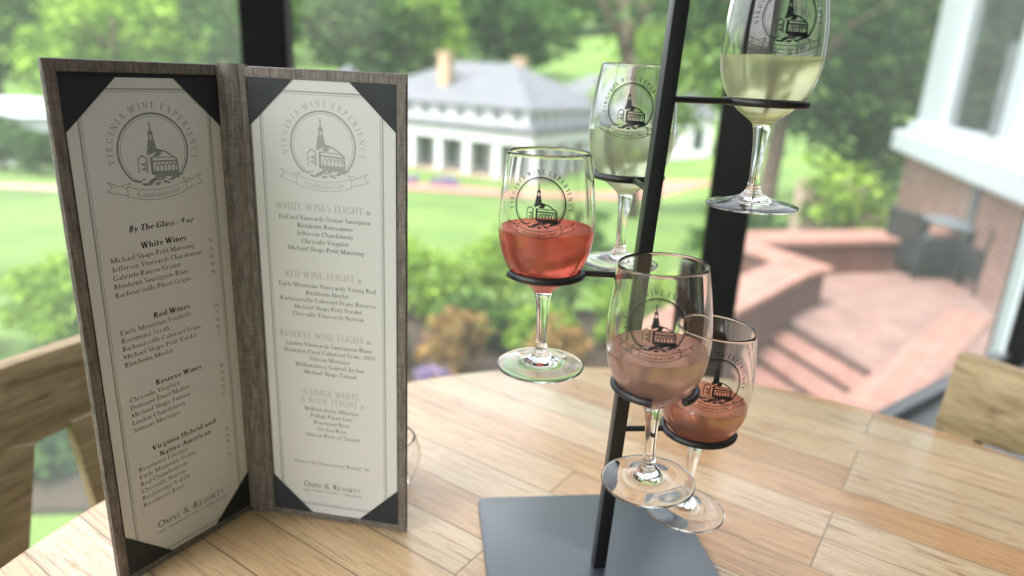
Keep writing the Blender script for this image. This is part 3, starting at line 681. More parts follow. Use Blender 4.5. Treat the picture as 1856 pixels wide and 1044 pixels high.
for gi_, g in enumerate(GLS):
    root = tag(empty('wine_glass', (g['p'][0], g['p'][1], g['z']), rot=(0, g['tilt'], 0)), g['lab'], 'wine glass', 'wine glasses held in the rack')
    if gi_ == 0: go = gb.build('glass_body', M['glass'], root, smooth=True); gme = go.data
    else: go = link(bpy.data.objects.new('glass_body', gme), root)
    lev = g['lev']; q = .00012
    lp = [(0, .0623)] + [(.005, .0626), (.0095, .0637)] + [(r_in(z) + q, z) for r, z in bowl if .0645 < z < lev - .0012] + [(r_in(lev) + q, lev), (r_in(lev) - .0006, lev - .0004), (r_in(lev) - .002, lev - .0007), (0, lev - .0007)]
    lb = MB(); lb.lathe(lp, 96, closed=False); lb.build('wine', WN[g['wine']], root, smooth='auto')
    # emblem printed on the outside, facing the camera
    gx, gy = g['p']; base = math.atan2(-gy, -gx) + R(g['phi']); s = .0168; zc = .1262
    def gmap(u, v, k=0, base=base, s=s, zc=zc):
        z = zc + v * s; r = r_out(z) + .00008 + k; th = base + u * s / .0322
        return Vector((r * math.cos(th), r * math.sin(th), z))
    polys_mesh('printed_emblem', EMB['ring'] + EMB['art'] + EMB['type'] + EMB['banner'], gmap, M['ink_glass'], root, slices=[-1.35 + .075 * i for i in range(37)])
    # ring holder on the rack
    zr = g['z'] + RZ; tz = RZ; c = Vector((gx + math.sin(g['tilt']) * RZ, gy, zr)); pp = pole_at(zr)
    dirv = (pp - c); dirv.z = 0; L = dirv.length; dirv.normalize(); az = math.atan2(dirv.y, dirv.x)
    rad, wr = .0267, .0028
    gap = R(24)
    pth = [W2R(c + Vector((rad * math.cos(t), rad * math.sin(t), 0))) for t in [az + math.pi + gap + (2 * math.pi - 2 * gap) * k / 56 for k in range(57)]]
    rb = MB(); rb.tube(pth, wr, 14)
    rb.tube([W2R(c + dirv * rad), W2R(c + dirv * (rad + .004)), W2R(pp - dirv * .0035)], wr * .8, 14)
    rb.build('glass_ring', M['blackmetal'], rack, smooth='auto', recalc=False)

# small round glass behind the menu
tm = tag(empty('glass_tumbler', (-.1135, .5700, .0004)), 'small round clear glass mostly hidden behind the right menu panel', 'tumbler')
key = [(.0, .0), (.020, .0), (.023, .002), (.030, .014), (.034, .026), (.0345, .036), (.032, .045), (.029, .052)]
ko = catmull(key, 4); ki = [(max(r - .0018, 0), max(z, .004)) for r, z in ko if z > .004]
mb = MB(); mb.lathe(ko + [(.0282, .0525)] + ki[::-1] + [(0, .0045)], 64, False); mb.build('glass_body', M['glass'], tm, smooth=True)

# ------------------------------------------------------------------ dining chairs
def chair(p_top, p_dir, facing, label):
    """p_top: xy of the back's reference end, p_dir: unit xy along the back, facing: unit xy towards the table"""
    ax = Vector((*p_dir, 0)).normalized(); fc = Vector((*facing, 0)).normalized()
    root = tag(empty('dining_chair', (p_top[0], p_top[1], -.75), math.atan2(ax.y, ax.x)), label, 'chair', 'wooden chairs drawn up to the round table')
    sgn = 1 if (Matrix.Rotation(-math.atan2(ax.y, ax.x), 3, 'Z') @ fc).y > 0 else -1     # local +y or -y faces the table
    Wd = .46
    # curved top rail
    mb = MB(); N = 16; vs = []
    for i in range(N + 1):
        t = i / N; x = t * Wd; cur = -.030 * math.sin(math.pi * t) * sgn; low = .018 * math.sin(math.pi * t)
        for z, o in ((.690 + low, 0), (.803, -.012 * sgn)):
            for th in (-.012, .012): vs.append((x, cur + o + th, z))
    fs = []
    for i in range(N):
        a, b = i * 4, i * 4 + 4
        fs += [(a, a + 1, b + 1, b), (a + 2, b + 2, b + 3, a + 3), (a, b, b + 2, a + 2), (a + 1, a + 3, b + 3, b + 1)]
    fs += [(0, 2, 3, 1), (N * 4, N * 4 + 1, N * 4 + 3, N * 4 + 2)]
    mb.add(vs, fs); mb.build('top_rail', M['chair'], root, bevel=.003, smooth='auto')
    for x in (.035, Wd - .035):
        mb = MB(); mb.bar((x, -.0, .70), (x, sgn * .035, .44), .040, .026, up=(0, 1, 0)); mb.bar((x, sgn * .035, .44), (x, sgn * .0, .0), .040, .032, up=(0, 1, 0)); mb.build('back_leg', M['chair'], root)
    for x0, x1 in ((.228, .232), (.140, .055), (Wd - .100, Wd - .040)):
        mb = MB(); mb.bar((x0, -.022 * sgn, .715), (x1, .030 * sgn, .462), .018, .048, up=(1, 0, 0)); mb.build('splat', M['chair'], root, bevel=.003)
    mb = MB(); mb.box((Wd / 2, sgn * .24, .445), (.43, .42, .03)); mb.build('seat', M['chair'], root, bevel=.006)
    mb = MB(); mb.box((Wd / 2, sgn * .24, .405), (.38, .36, .048)); mb.build('seat_rail', M['chair'], root)
    for x in (.04, Wd - .04):
        mb = MB(); mb.box((x, sgn * .43, .2145), (.038, .038, .429)); mb.build('front_leg', M['chair'], root, bevel=.004)
    return root
chair((-.589, .527), (.42, .91), (.65, -.35), 'brown wooden chair with curved top rail, left of the menu beyond the table')
chair((.605, .862), (.42, -.91), (-.73, -.67), 'weathered wooden chair at the far right side of the table')

# ------------------------------------------------------------------ sun room: floor, ceiling, walls, windows
FZ, CZ = -.75, 2.55
PL = [(-1.745, .087), (-.571, 1.58), (.475, 1.52), (2.24, 2.87), (3.10, 3.54)]
mb = MB(); mb.prism([(-1.80, -3.0), (3.3, -3.0), (3.3, 3.72), (2.20, 2.88), (.455, 1.56), (-.58, 1.62), (-1.80, .09)], FZ - .25, FZ); tag(mb.build('floor', M['floor']), kind='structure')
mb = MB(); mb.prism([(-1.95, -3.2), (3.5, -3.2), (3.5, .42), (-1.95, .42)], CZ, CZ + .2); tag(mb.build('ceiling', M['ceiling']), kind='structure')  # unseen; front edge placed to set how much sky lights the table
mb = MB(); mb.box((.77, -3.05, (FZ + CZ) / 2), (5.1, .1, CZ - FZ - .004)); tag(mb.build('wall', M['plaster']), 'cream plaster back wall of the sun room behind the camera', 'wall')
mb = MB(); mb.box((3.36, .3, (FZ + CZ) / 2), (.1, 6.4, CZ - FZ - .004)); tag(mb.build('wall', flat('reflection_cutting_dark', (.035, .03, .026), .6, .2, 2)), 'right side wall of the room, darkened to cut pane reflections', 'wall')  # unseen wall, coloured dark to weaken reflections in the angled pane
for a_, b_ in zip(PL[:-1], PL[1:]):
    mb = MB(); mb.bar((a_[0], a_[1], CZ + .06), (b_[0], b_[1], CZ + .06), .12, .116); tag(mb.build('roof_beam', M['post']), 'dark head beam of the glazed bay, above the picture', 'beam', 'head beams over the windows')
def post(xy, size, rz, label, g='dark window posts'):
    root = tag(empty('window_post', (xy[0], xy[1], FZ), rz), label, 'post', g)
    mb = MB(); mb.box((0, 0, (CZ - FZ) / 2), (size, size * 1.1, CZ - FZ - .004)); mb.build('post_shaft', M['post'], root, bevel=.004)
    return root
pA = post(PL[1], .092, R(20), 'dark window post rising behind the top of the menu')
mb = MB(); mb.box((.054, -.03, (CZ - FZ) / 2), (.014, .05, CZ - FZ - .01)); mb.build('lit_side_strip', flat('lit_side_grey', (.06, .06, .065), .5), pA)  # added strip, its paler grey imitates the post's lit side face
pB = post(PL[2], .090, R(-15), 'dark corner post behind the glasses on the rack')
mb = MB(); mb.box((-.064, -.02, .37), (.036, .05, .74)); mb.build('door_stile', M['post'], pB, bevel=.003)
pC = post(PL[3], .12, R(38), 'black window post with its lit edge painted pale at the far right')
mb = MB(); mb.box((-.077, .02, (CZ - FZ) / 2), (.032, .05, CZ - FZ - .01)); mb.build('lit_edge_strip', M['postlit'], pC)  # pale strip imitates window light on the post's narrow face
post(PL[0], .11, 0, 'dark corner post at the left end of the window wall, outside the picture')
def window(p, q, inset, label):
    p, q = Vector((*p, 0)), Vector((*q, 0)); d = (q - p); L = d.length; d.normalize(); rz = math.atan2(d.y, d.x)
    root = tag(empty('window', ((p.x + q.x) / 2, (p.y + q.y) / 2, FZ), rz), label, 'window', 'tall window panes of the sun room')
    w2 = L - inset * 2
    mb = MB(); mb.box((0, 0, .03), (w2, .05, .056)); mb.build('bottom_rail', M['threshold'], root)
    mb = MB(); mb.box((0, 0, CZ - FZ - .04), (w2, .05, .07)); mb.build('top_rail', M['post'], root)
    mb = MB(); mb.add([(-w2 / 2, 0, .059), (w2 / 2, 0, .059), (w2 / 2, 0, CZ - FZ - .076), (-w2 / 2, 0, CZ - FZ - .076)], [(0, 1, 2, 3)])
    mb.build('pane', M['pane'], root)
window(PL[0], PL[1], .055, 'tall window pane at the left, behind the menu')
window(PL[1], PL[2], .055, 'tall window pane between the two dark posts')
window(PL[2], PL[3], .058, 'tall angled window pane looking onto the brick patio')
window(PL[3], PL[4], .068, 'window pane right of the pale-edged post')
window((-1.745, -2.98), PL[0], .05, 'long side window on the left of the room, outside the picture')

# ------------------------------------------------------------------ terrain
def gz(x, y):
    if y < 5: z = -2.55
    elif y < 46: z = -2.55 - 4.35 * (y - 5) / 41
    elif y < 66: z = -6.9
    elif y < 100: t = (y - 66) / 34; z = -6.9 + 6.2 * t * t * (3 - 2 * t)
    elif y < 150: z = -.7 + 7.0 * (y - 100) / 50
    else: z = 6.3 + 22 * (1 - math.exp(-(y - 150) / 120))
    if x > 8 and y > 9: z += min(1, (y - 9) / 12) * min(3.2, (x - 8) * .16)
    z += .12 * math.sin(x * .31) * math.cos(y * .23) * min(1, max(0, y - 6) / 10)
    return z
ys = [-40, -10, 0, 3] + [5 + .8 * k for k in range(20)] + [21 + 2.5 * k for k in range(54)] + [160, 175, 190, 210, 240, 300, 400, 600]
xs = [-600, -400, -250, -180, -140, -110, -90] + [-80 + 4 * k for k in range(18)] + [-8 + 1.0 * k for k in range(28)] + [20 + 4 * k for k in range(16)] + [90, 110, 140, 180, 250, 400, 600]
mb = MB(); vs = [(x, y, gz(x, y)) for y in ys for x in xs]; nx = len(xs)
mb.add(vs, [(j * nx + i, j * nx + i + 1, (j + 1) * nx + i + 1, (j + 1) * nx + i) for j in range(len(ys) - 1) for i in range(nx - 1)])
tag(mb.build('ground', M['grass'], smooth=True, recalc=False), kind='structure')
def strip(name, pts, wd, mat, lift=.03):
    mb = MB(); vs = []; P_ = [Vector((*p, 0)) for p in pts]; Q = []
    for i in range(len(P_) - 1):
        for k in range(12): Q.append(P_[i].lerp(P_[i + 1], k / 12))
    Q.append(P_[-1])
    for i, p in enumerate(Q):
        t = (Q[min(i + 1, len(Q) - 1)] - Q[max(i - 1, 0)]).normalized(); nn = Vector((-t.y, t.x, 0))
        for k in range(5):
            q = p + nn * wd * (k / 4 - .5); vs.append((q.x, q.y, gz(q.x, q.y) + lift))
    mb.add(vs, [(i * 5 + k, i * 5 + k + 1, i * 5 + k + 6, i * 5 + k + 5) for i in range(len(Q) - 1) for k in range(4)])
    return tag(mb.build(name, mat, smooth=True), kind='structure')
strip('path', [(-16, 42.5), (-5.5, 38.3), (-.5, 37.6), (6, 41.5), (12, 48)], 5.2, M['path'], .05)
strip('gravel_path', [(-60, 40), (-34, 31.5), (-22, 27.3), (-17, 25.5), (-12, 26.5), (-8, 31)], 2.0, M['gravel'], .05)
mb = MB(); mb.prism([(-3.3, 4.9), (3, 4.2), (2.8, 6.6), (1.2, 8.4), (-1.2, 8.6), (-3.2, 7.2)], -2.6, -2.50); tag(mb.build('mulch_bed', M['soil']), kind='structure')
mb = MB(); mb.prism([(-4.4, 4.5), (-3.5, 3.75), (-2.4, 3.9), (-2.2, 4.8), (-3.4, 5.5)], -2.6, -2.50); tag(mb.build('mulch_bed', M['soil']), kind='structure')

# ------------------------------------------------------------------ brick terrace on the right
PZ = -1.95
nd = Vector((.264, -.965, 0)).normalized(); ds = Vector((-.965, -.264, 0)).normalized()   # nosing direction, descent direction
N0 = Vector((2.80, 6.95, 0)); N1 = N0 + nd * 2.4
mb = MB()
mb.prism([(2.90, 6.9), tuple((N1)[:2]), (4.2, 3.5), (14, 2.5), (14, 16), (6.3, 13.6), (5.5, 10), (3.2, 9.0)], PZ - .9, PZ)
tag(mb.build('patio', M['paver']), kind='structure')
st = tag(empty('brick_steps', (N0.x, N0.y, PZ)), 'wide shallow flight of pink brick steps going down from the patio', 'steps')
a0 = ds * .003 - nd * .15; b0 = a0 + nd * 2.5
mb = MB(); mb.prism([tuple(q[:2]) for q in (a0, b0, b0 + ds * .014, a0 + ds * .014)], -.09, -.022); mb.build('riser', flat('shaded_riser_brick_top', (.05, .024, .018), .9), st)  # shade below the patio edge put into the dark colour
for k in range(1, 6):
    zt = -.072 * k; o = ds * (.30 * (k - 1) + .02); wdth = 2.6
    a = o - nd * .25; b = a + nd * wdth; c = b + ds * .30; e = a + ds * .30
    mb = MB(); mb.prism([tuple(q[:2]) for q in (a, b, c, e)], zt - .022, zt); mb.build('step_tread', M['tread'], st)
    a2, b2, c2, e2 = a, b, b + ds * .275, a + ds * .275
    mb = MB(); mb.prism([tuple(q[:2]) for q in (a2, b2, c2, e2)], zt - .30, zt - .023); mb.build('riser', flat('shaded_riser_brick', (.05, .024, .018), .9), st)  # shade under the tread overhang painted into the riser colour
mb = MB(); mb.prism([(2.2, 4.43), (2.48, 4.13), (5.3, 7.13), (5.0, 7.40)], PZ - .9, PZ + .03); tag(mb.build('kerb_wall', M['coping']), 'low flat brick kerb running beside the steps toward the window', 'kerb')
def brickwall(name_lab, poly, cop, z0, zt):
    root = tag(empty('brick_wall', (poly[0][0], poly[0][1], PZ)), name_lab, 'wall', 'low brick walls round the patio')
    o = Vector((poly[0][0], poly[0][1]))
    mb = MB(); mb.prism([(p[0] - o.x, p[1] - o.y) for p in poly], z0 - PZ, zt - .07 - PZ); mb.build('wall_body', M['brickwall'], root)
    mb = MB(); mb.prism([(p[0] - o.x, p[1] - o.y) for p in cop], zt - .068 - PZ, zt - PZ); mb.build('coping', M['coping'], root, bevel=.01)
ZT = PZ + .47
brickwall('low brick wall with pink coping along the left side of the steps', [(1.25, 4.80), (3.20, 7.10), (2.95, 7.38), (.95, 5.1)], [(1.22, 4.70), (3.18, 7.02), (2.92, 7.42), (.90, 5.1)], -3.0, ZT)
brickwall('short brick wall end with pink coping jutting onto the patio', [(3.22, 7.12), (3.44, 7.28), (2.95, 8.42), (2.66, 8.3)], [(3.185, 7.022), (3.52, 7.25), (2.98, 8.50), (2.60, 8.34)], -3.0, ZT)
brickwall('long brick wall with pink coping at the back of the patio', [(3.1, 8.42), (6.4, 9.36), (6.25, 9.8), (2.95, 8.86)], [(2.99, 8.34), (6.45, 9.30), (6.27, 9.86), (2.85, 8.93)], -3.0, ZT)

# brick building with white window
K = Vector((7.17, 12.87, 0)); kd = Vector((-.3, -.954, 0)).normalized(); kn = Vector((.954, -.3, 0)).normalized()
kb = tag(empty('brick_building', K), 'brick bay with a big white framed window on the right', 'building')
def kp(s, o): q = kd * s + kn * o; return (q.x, q.y)
def kbox(s0, s1, o0, o1, z0, z1, name, mat, par=kb, bevel=0):
    mb = MB(); mb.prism([kp(s0, o0), kp(s1, o0), kp(s1, o1), kp(s0, o1)], z0, z1); return mb.build(name, mat, par, bevel=bevel)
kbox(0, 8, 0, 5, PZ - .5, -.645, 'brick_base', M['brickold'])
kbox(-.30, 8.2, -.25, 5.1, -.64, -.28, 'sill_band', M['whitetrim'], bevel=.04)
kbox(-.05, 8.1, -.08, .4, -.277, -.10, 'sill', M['whitetrim'], bevel=.02)
kbox(.20, 1.70, .0, .35, -.097, 3.4, 'corner_pilaster', M['whitetrim'])
kbox(.20, 5.0, .60, 5, -.28, 3.4, 'inner_wall', M['darkglass'])
kbox(.0, 8.2, -.3, 5.2, 3.41, 3.9, 'cornice', M['whitetrim'])
kbox(1.72, 4.65, .20, .23, .86, 3.38, 'blind', flat('pale_teal_blind', (.62, .76, .74), .8, .03))
kbox(2.6, 3.2, .24, .34, -.05, .28, 'white_box', M['white'])
wn = kbox(1.71, 4.66, .12, .16, -.097, 3.4, 'window_pane', None or mat_pane('bay_window_glass', .03, 1.6), kb)
kbox(4.665, 5.10, -.05, .3, -.097, 3.4, 'mullion', M['whitetrim'])
kbox(5.105, 8.0, .12, .16, -.097, 3.4, 'window_pane', M['greyglass'])
dp = kbox(4.35, 4.47, -.07, .0 - .003, PZ + .1, 1.0, 'downpipe', M['greyglass'])

# ------------------------------------------------------------------ patio furniture
def lounge(x, y, rz, label):
    r = tag(empty('patio_chair', (x, y, PZ), rz), label, 'chair', 'dark wicker chairs on the patio')
    mb = MB(); mb.box((0, 0, .27), (.62, .60, .20)); mb.build('seat_base', M['wicker'], r, bevel=.02)
    mb = MB(); mb.box((0, -.02, .43), (.54, .52, .11)); mb.build('cushion', M['cushion'], r, bevel=.03)
    M_ = Matrix.Rotation(R(-12), 3, 'X')
    mb = MB(); mb.box((0, .31, .60), (.62, .06, .55), M=M_); mb.build('backrest', M['wicker'], r, bevel=.02)
    for s in (-1, 1):
        mb = MB(); mb.box((s * .34, -.0, .46), (.055, .62, .22)); mb.build('armrest', M['wicker'], r, bevel=.015)
        for q in (-.26, .26):
            mb = MB(); mb.box((s * .28, q, .085), (.04, .04, .168)); mb.build('leg', M['wicker'], r)
lounge(5.45, 8.95, R(100), 'dark wicker patio chair nearest the end of the brick wall')
lounge(5.95, 8.2, R(170), 'dark wicker patio chair with its back to the window, left of its pair')
lounge(6.75, 8.0, R(186), 'dark wicker patio chair cut by the right picture edge')
lounge(7.3, 9.5, R(-70), 'dark wicker patio chair beyond the table, beside the brick bay')
pt = tag(empty('patio_table', (6.35, 9.0, PZ), R(10)), 'blue-grey topped patio table among the dark wicker chairs', 'table')
mb = MB(); mb.box((0, 0, .72), (1.5, .9, .045)); mb.build('tabletop', M['tabletopgrey'], pt, bevel=.008)
for sx in (-1, 1):
    for sy in (-1, 1):
        mb = MB(); mb.box((sx * .66, sy * .38, .347), (.06, .06, .70)); mb.build('leg', M['wicker'], pt)

# ------------------------------------------------------------------ white house
HC = Vector((.87, 47.05, -6.9)); hu = Vector((-.845, .535, 0)).normalized(); hv = Vector((.535, .845, 0)).normalized()
hs = tag(empty('white_house', HC), 'large white house with grey hipped roofs and a columned porch below the window', 'house')
def hp(a, b): q = hu * a + hv * b; return (q.x, q.y)
def hbox(a0, a1, b0, b1, z0, z1, name, mat, par=hs, bevel=0):
    mb = MB(); mb.prism([hp(a0, b0), hp(a1, b0), hp(a1, b1), hp(a0, b1)], z0, z1); return mb.build(name, mat, par, bevel=bevel)
def hip(a0, a1, b0, b1, z0, h, ov, name='roof', inset=None):
    mb = MB(); a0 -= ov; a1 += ov; b0 -= ov; b1 += ov; w_ = min(a1 - a0, b1 - b0) / 2 if inset is None else inset
    if (a1 - a0) >= (b1 - b0): r0, r1 = (a0 + w_, (b0 + b1) / 2), (a1 - w_, (b0 + b1) / 2)
    else: r0, r1 = ((a0 + a1) / 2, b0 + w_), ((a0 + a1) / 2, b1 - w_)
    vs = [(*hp(a0, b0), z0), (*hp(a1, b0), z0), (*hp(a1, b1), z0), (*hp(a0, b1), z0), (*hp(*r0), z0 + h), (*hp(*r1), z0 + h)]
    if (a1 - a0) >= (b1 - b0): fs = [(0, 1, 5, 4), (2, 3, 4, 5), (0, 4, 3), (1, 2, 5), (0, 3, 2, 1)]
    else: fs = [(0, 1, 4), (2, 3, 5), (1, 2, 5, 4), (3, 0, 4, 5), (0, 3, 2, 1)]
    mb.add(vs, fs); return mb.build(name, M['roofgrey'], hs)
hbox(2.4, 30, 2.4, 17, 0, 3.0, 'wall', M['white'])                       # ground floor, set back behind the porch
hbox(0, 30.3, 0, 18, 2.55, 3.35, 'porch_entablature', M['white'])
hbox(-.25, 30.4, -.25, 18.2, 3.36, 3.75, 'balcony_parapet', M['roofgrey'])
hbox(-.1, 30.5, -.1, 18.1, -.05, .12, 'porch_floor', M['gravel'])
hbox(1.0, 17.5, 1.0, 13.5, 3.76, 4.95, 'wall', M['white'])
hbox(17.51, 29, 2.2, 14, 3.76, 4.75, 'wall', M['white'])
hip(1, 17.5, 1, 13.5, 4.96, 3.05, .5, inset=6.0)
hip(17.6, 29, 2.2, 14, 4.76, 2.1, .3)
hip(18.5, 22.5, 1.2, 5.0, 4.78, 2.5, .3)
hbox(1.5, 12.5, 18.3, 30, 0, 4.6, 'wall', M['white'])
hip(1.5, 12.5, 18.3, 30, 4.61, 2.9, .4, inset=4.5)
for b in (20.0, 22.5, 25.0, 27.5):
    f = hbox(1.42, 1.497, b - .6, b + .6, .9, 3.4, 'window', M['white']); hbox(1.38, 1.417, b - .5, b + .5, 1.0, 3.3, 'pane', M['porchglass'], f)
# porch columns
def column(a, b, wd=.62):
    c = hbox(a - wd / 2, a + wd / 2, b - wd / 2, b + wd / 2, .125, 2.548, 'porch_column', M['white'])
    return c
for a in (.45, 3.0, 5.6, 8.2, 10.8, 13.4, 16.0, 18.6, 21.2, 23.8, 26.4, 29.4): column(a, .42)
for b in (3.2, 5.9, 8.6, 11.3, 14.0, 16.8): column(.45, b)
# ground floor windows and doors (recessed wall), upper windows
for i, a in enumerate((3.6, 6.3, 8.9, 11.5, 14.2, 16.9, 19.6, 22.3, 25.0, 27.6)):
    f = hbox(a - .9, a + .9, 2.33, 2.397, .3 if i % 3 else .13, 2.4, 'window', M['white']); hbox(a - .78, a + .78, 2.30, 2.327, .35 if i % 3 else .2, 2.3, 'pane', M['porchglass'], f)
for i, b in enumerate((4.0, 6.6, 9.3, 12.0, 14.7)):
    f = hbox(2.33, 2.397, b - .9, b + .9, .3, 2.4, 'window', M['white']); hbox(2.30, 2.327, b - .78, b + .78, .45, 2.3, 'pane', M['porchglass'], f)
for a in (1.9, 3.6, 5.2, 6.9, 8.6, 10.2, 11.9, 14.0, 16.0): hbox(a - .33, a + .33, .96, .997, 4.0, 4.8, 'window', M['greyglass'])
for b in (1.9, 3.3, 4.7, 6.1, 7.5, 8.9, 10.3, 11.7, 13.0): hbox(.96, .997, b - .36, b + .36, 4.0, 4.8, 'window', M['greyglass'])
for a in (20.5, 24.5, 27.0): hbox(a - .4, a + .4, 2.16, 2.197, 3.95, 4.6, 'window', M['greyglass'])
def chimney(a, b, wa, wb, z0, z1):
    c = hbox(a - wa / 2, a + wa / 2, b - wb / 2, b + wb / 2, z0, z1, 'chimney', M['tan']); hbox(a - wa / 2 - .1, a + wa / 2 + .1, b - wb / 2 - .1, b + wb / 2 + .1, z1 + .004, z1 + .2, 'chimney_cap', M['tan'], c)
chimney(10.2, 3.4, 1.0, .8, 5.0, 8.45); chimney(7.6, 10.0, .9, .7, 6.5, 8.35)

wing = tag(empty('white_outbuilding', (12.5, 63.5, gz(12.5, 63.5))), 'smaller white gabled building beyond the right end of the big house', 'building')
def gable(root, L, Wd, h, rh, roofm):
    mb = MB(); mb.box((0, 0, h / 2), (L, Wd, h)); mb.build('wall', M['white'], root)
    mb = MB(); o = .35
    mb.add([(-L / 2 - o, -Wd / 2 - o, h + .003), (L / 2 + o, -Wd / 2 - o, h + .003), (L / 2 + o, Wd / 2 + o, h + .003), (-L / 2 - o, Wd / 2 + o, h + .003), (-L / 2 + rh * .2, 0, h + rh), (L / 2 - rh * .2, 0, h + rh)],
           [(0, 1, 5, 4), (2, 3, 4, 5), (0, 4, 3), (1, 2, 5), (0, 3, 2, 1)]); mb.build('roof', roofm, root)
    n = int(L // 2.2)
    for k in range(n):
        x = -L / 2 + (k + .5) * L / n
        mb = MB(); mb.box((x, -Wd / 2 - .02, h * .5), (.9, .036, h * .45)); mb.build('window', M['darkglass'], root)
wing.rotation_euler = (0, 0, R(-10)); gable(wing, 9, 7, 3.6, 1.9, M['roofgrey'])
w2_ = tag(empty('white_outbuilding', (-33, 44, gz(-33, 44))), 'long white building half hidden by shrubs at the far left', 'building'); w2_.rotation_euler = (0, 0, R(24))
gable(w2_, 22, 7, 3.3, .9, M['whitetrim'])

# ------------------------------------------------------------------ foliage
def leaf_arrays(seed, n, blobs, size, squash=1.0, hollow=.45):
    """quads scattered in clumps through overlapping ellipsoids: blobs = (cx,cy,cz,rx,ry,rz)"""
    rng = np.random.RandomState(seed); B = np.array(blobs, float); vol = B[:, 3] * B[:, 4] * B[:, 5]
    nc = max(12, n // 26); bi = rng.choice(len(B), nc, p=vol / vol.sum())
    d = rng.normal(size=(nc, 3)); d /= np.linalg.norm(d, axis=1)[:, None]; r = rng.uniform(hollow, 1.0, nc) ** .6
    cc = B[bi, :3] + d * r[:, None] * B[bi, 3:]
    ci = rng.randint(0, nc, n); cr = (B[:, 3:].mean() * .20)
    p = cc[ci] + rng.normal(size=(n, 3)) * cr * np.array([1, 1, .6])
    a = rng.normal(size=(n, 3)); a /= np.linalg.norm(a, axis=1)[:, None]; a[:, 2] *= .5
    b = rng.normal(size=(n, 3)); b -= a * (a * b).sum(1)[:, None] / (a * a).sum(1)[:, None]; b /= np.linalg.norm(b, axis=1)[:, None]
    s = size * rng.uniform(.6, 1.35, n)[:, None]
    v = np.stack([p - a * s, p + b * s * .55, p + a * s, p - b * s * .55], 1)
    return v
def quads_mesh(name, V_):
    n = V_.shape[0]; me = bpy.data.meshes.new(name); me.vertices.add(n * 4); me.loops.add(n * 4); me.polygons.add(n)
    me.vertices.foreach_set('co', V_.reshape(-1).astype(np.float32)); me.loops.foreach_set('vertex_index', np.arange(n * 4, dtype=np.int32))
    me.polygons.foreach_set('loop_start', np.arange(0, n * 4, 4, dtype=np.int32)); me.polygons.foreach_set('loop_total', np.full(n, 4, dtype=np.int32))
    me.update(); return me
def crown_blobs(seed, h, r):
    rng = random.Random(seed); out = [(0, 0, h * .62, r * .75, r * .75, h * .30)]
    for k in range(6):
        a = k * 1.05 + rng.uniform(-.3, .3); q = r * rng.uniform(.4, .7); z = h * rng.uniform(.42, .82); s = r * rng.uniform(.35, .55)
        out.append((q * math.cos(a), q * math.sin(a), z, s, s, s * .8))
    return out
TREE = {}
def tree(x, y, h, r, mat, label, seed=1, n=5200, size=.17, lean=(0, 0), trunk=.22, group=None, base=None, crown_lift=0.0):
    z = gz(x, y) if base is None else base
    root = tag(empty('tree', (x, y, z)), label, 'tree', group)
    mb = MB(); mb.tube([(0, 0, -.3), (lean[0] * .3, lean[1] * .3, h * .2), (lean[0] * .7, lean[1] * .7, h * .42), (lean[0], lean[1], h * .62), (lean[0], lean[1], h * .8)], .2, 12, radii=[trunk * 1.25, trunk, trunk * .85, trunk * .6, trunk * .2])
    rng = random.Random(seed)
    for k in range(6):
        a = k * 1.05 + rng.uniform(-.3, .3); z0 = h * rng.uniform(.38, .55); p = Vector((lean[0] * .85, lean[1] * .85, z0)); q = p + Vector((math.cos(a) * r * .6, math.sin(a) * r * .6, h * .2))
        mb.tube([p, (p + q) / 2 + Vector((0, 0, h * .03)), q], .1, 8, radii=[trunk * .42, trunk * .28, trunk * .08])
    mb.build('trunk', M['bark'], root, smooth=True)
    V_ = leaf_arrays(seed, n, [(b[0] + lean[0], b[1] + lean[1], b[2] + crown_lift, *b[3:]) for b in crown_blobs(seed, h, r)], size)
    me = quads_mesh('crown', V_); me.materials.append(mat); link(bpy.data.objects.new('crown', me), root)
    return root
def shrub(x, y, r, h, mat, label, seed=1, n=2600, size=.05, cat='shrub', group=None, base=None, name='shrub'):
    z = gz(x, y) if base is None else base
    root = tag(empty(name, (x, y, z)), label, cat, group)
    rng = random.Random(seed); bl = [(0, 0, h * .5, r * .8, r * .8, h * .45)] + [(r * .55 * math.cos(k * 1.6 + rng.random()), r * .55 * math.sin(k * 1.6 + rng.random()), h * rng.uniform(.35, .7), r * .45, r * .45, h * .32) for k in range(4)]
    me = quads_mesh('foliage', leaf_arrays(seed, n, bl, size, hollow=.3)); me.materials.append(mat); link(bpy.data.objects.new('foliage', me), root)
    mb = MB()
    for k in range(5):
        a = k * 1.26; mb.tube([(.03 * math.cos(a), .03 * math.sin(a), -.05), (r * .3 * math.cos(a), r * .3 * math.sin(a), h * .5)], .01, 6, radii=[.02 * max(1, r), .006 * max(1, r)])
    mb.build('stem', M['bark'], root)
    return root
# far woods: one mass of many crowns
rng = np.random.RandomState(3); packs = []
lib = [leaf_arrays(40 + k, 900, crown_blobs(40 + k, 14, 5.2), .55) for k in range(4)]
spots = []
for k in range(520):
    y = rng.uniform(78, 200); x = rng.uniform(-1.05, 1.05) * y
    el = x / y
    if .03 < el < .40 and 70 < y < 150: continue           # the open meadow
    if -.30 < el < .03 and y < 88: continue
    spots.append((x, y, rng.uniform(.75, 1.25)))
    if len(spots) > 210: break
for k in range(60):
    y = rng.uniform(146, 175); x = rng.uniform(-.02, .42) * y; spots.append((x, y, rng.uniform(.8, 1.3)))
for i, (x, y, s) in enumerate(spots):
    v = lib[i % 4] * s; a = rng.uniform(0, 6.28); ca, sa = math.cos(a), math.sin(a)
    v = np.stack([v[..., 0] * ca - v[..., 1] * sa + x, v[..., 0] * sa + v[..., 1] * ca + y, v[..., 2] - 2.0 * s + gz(x, y)], -1); packs.append(v)
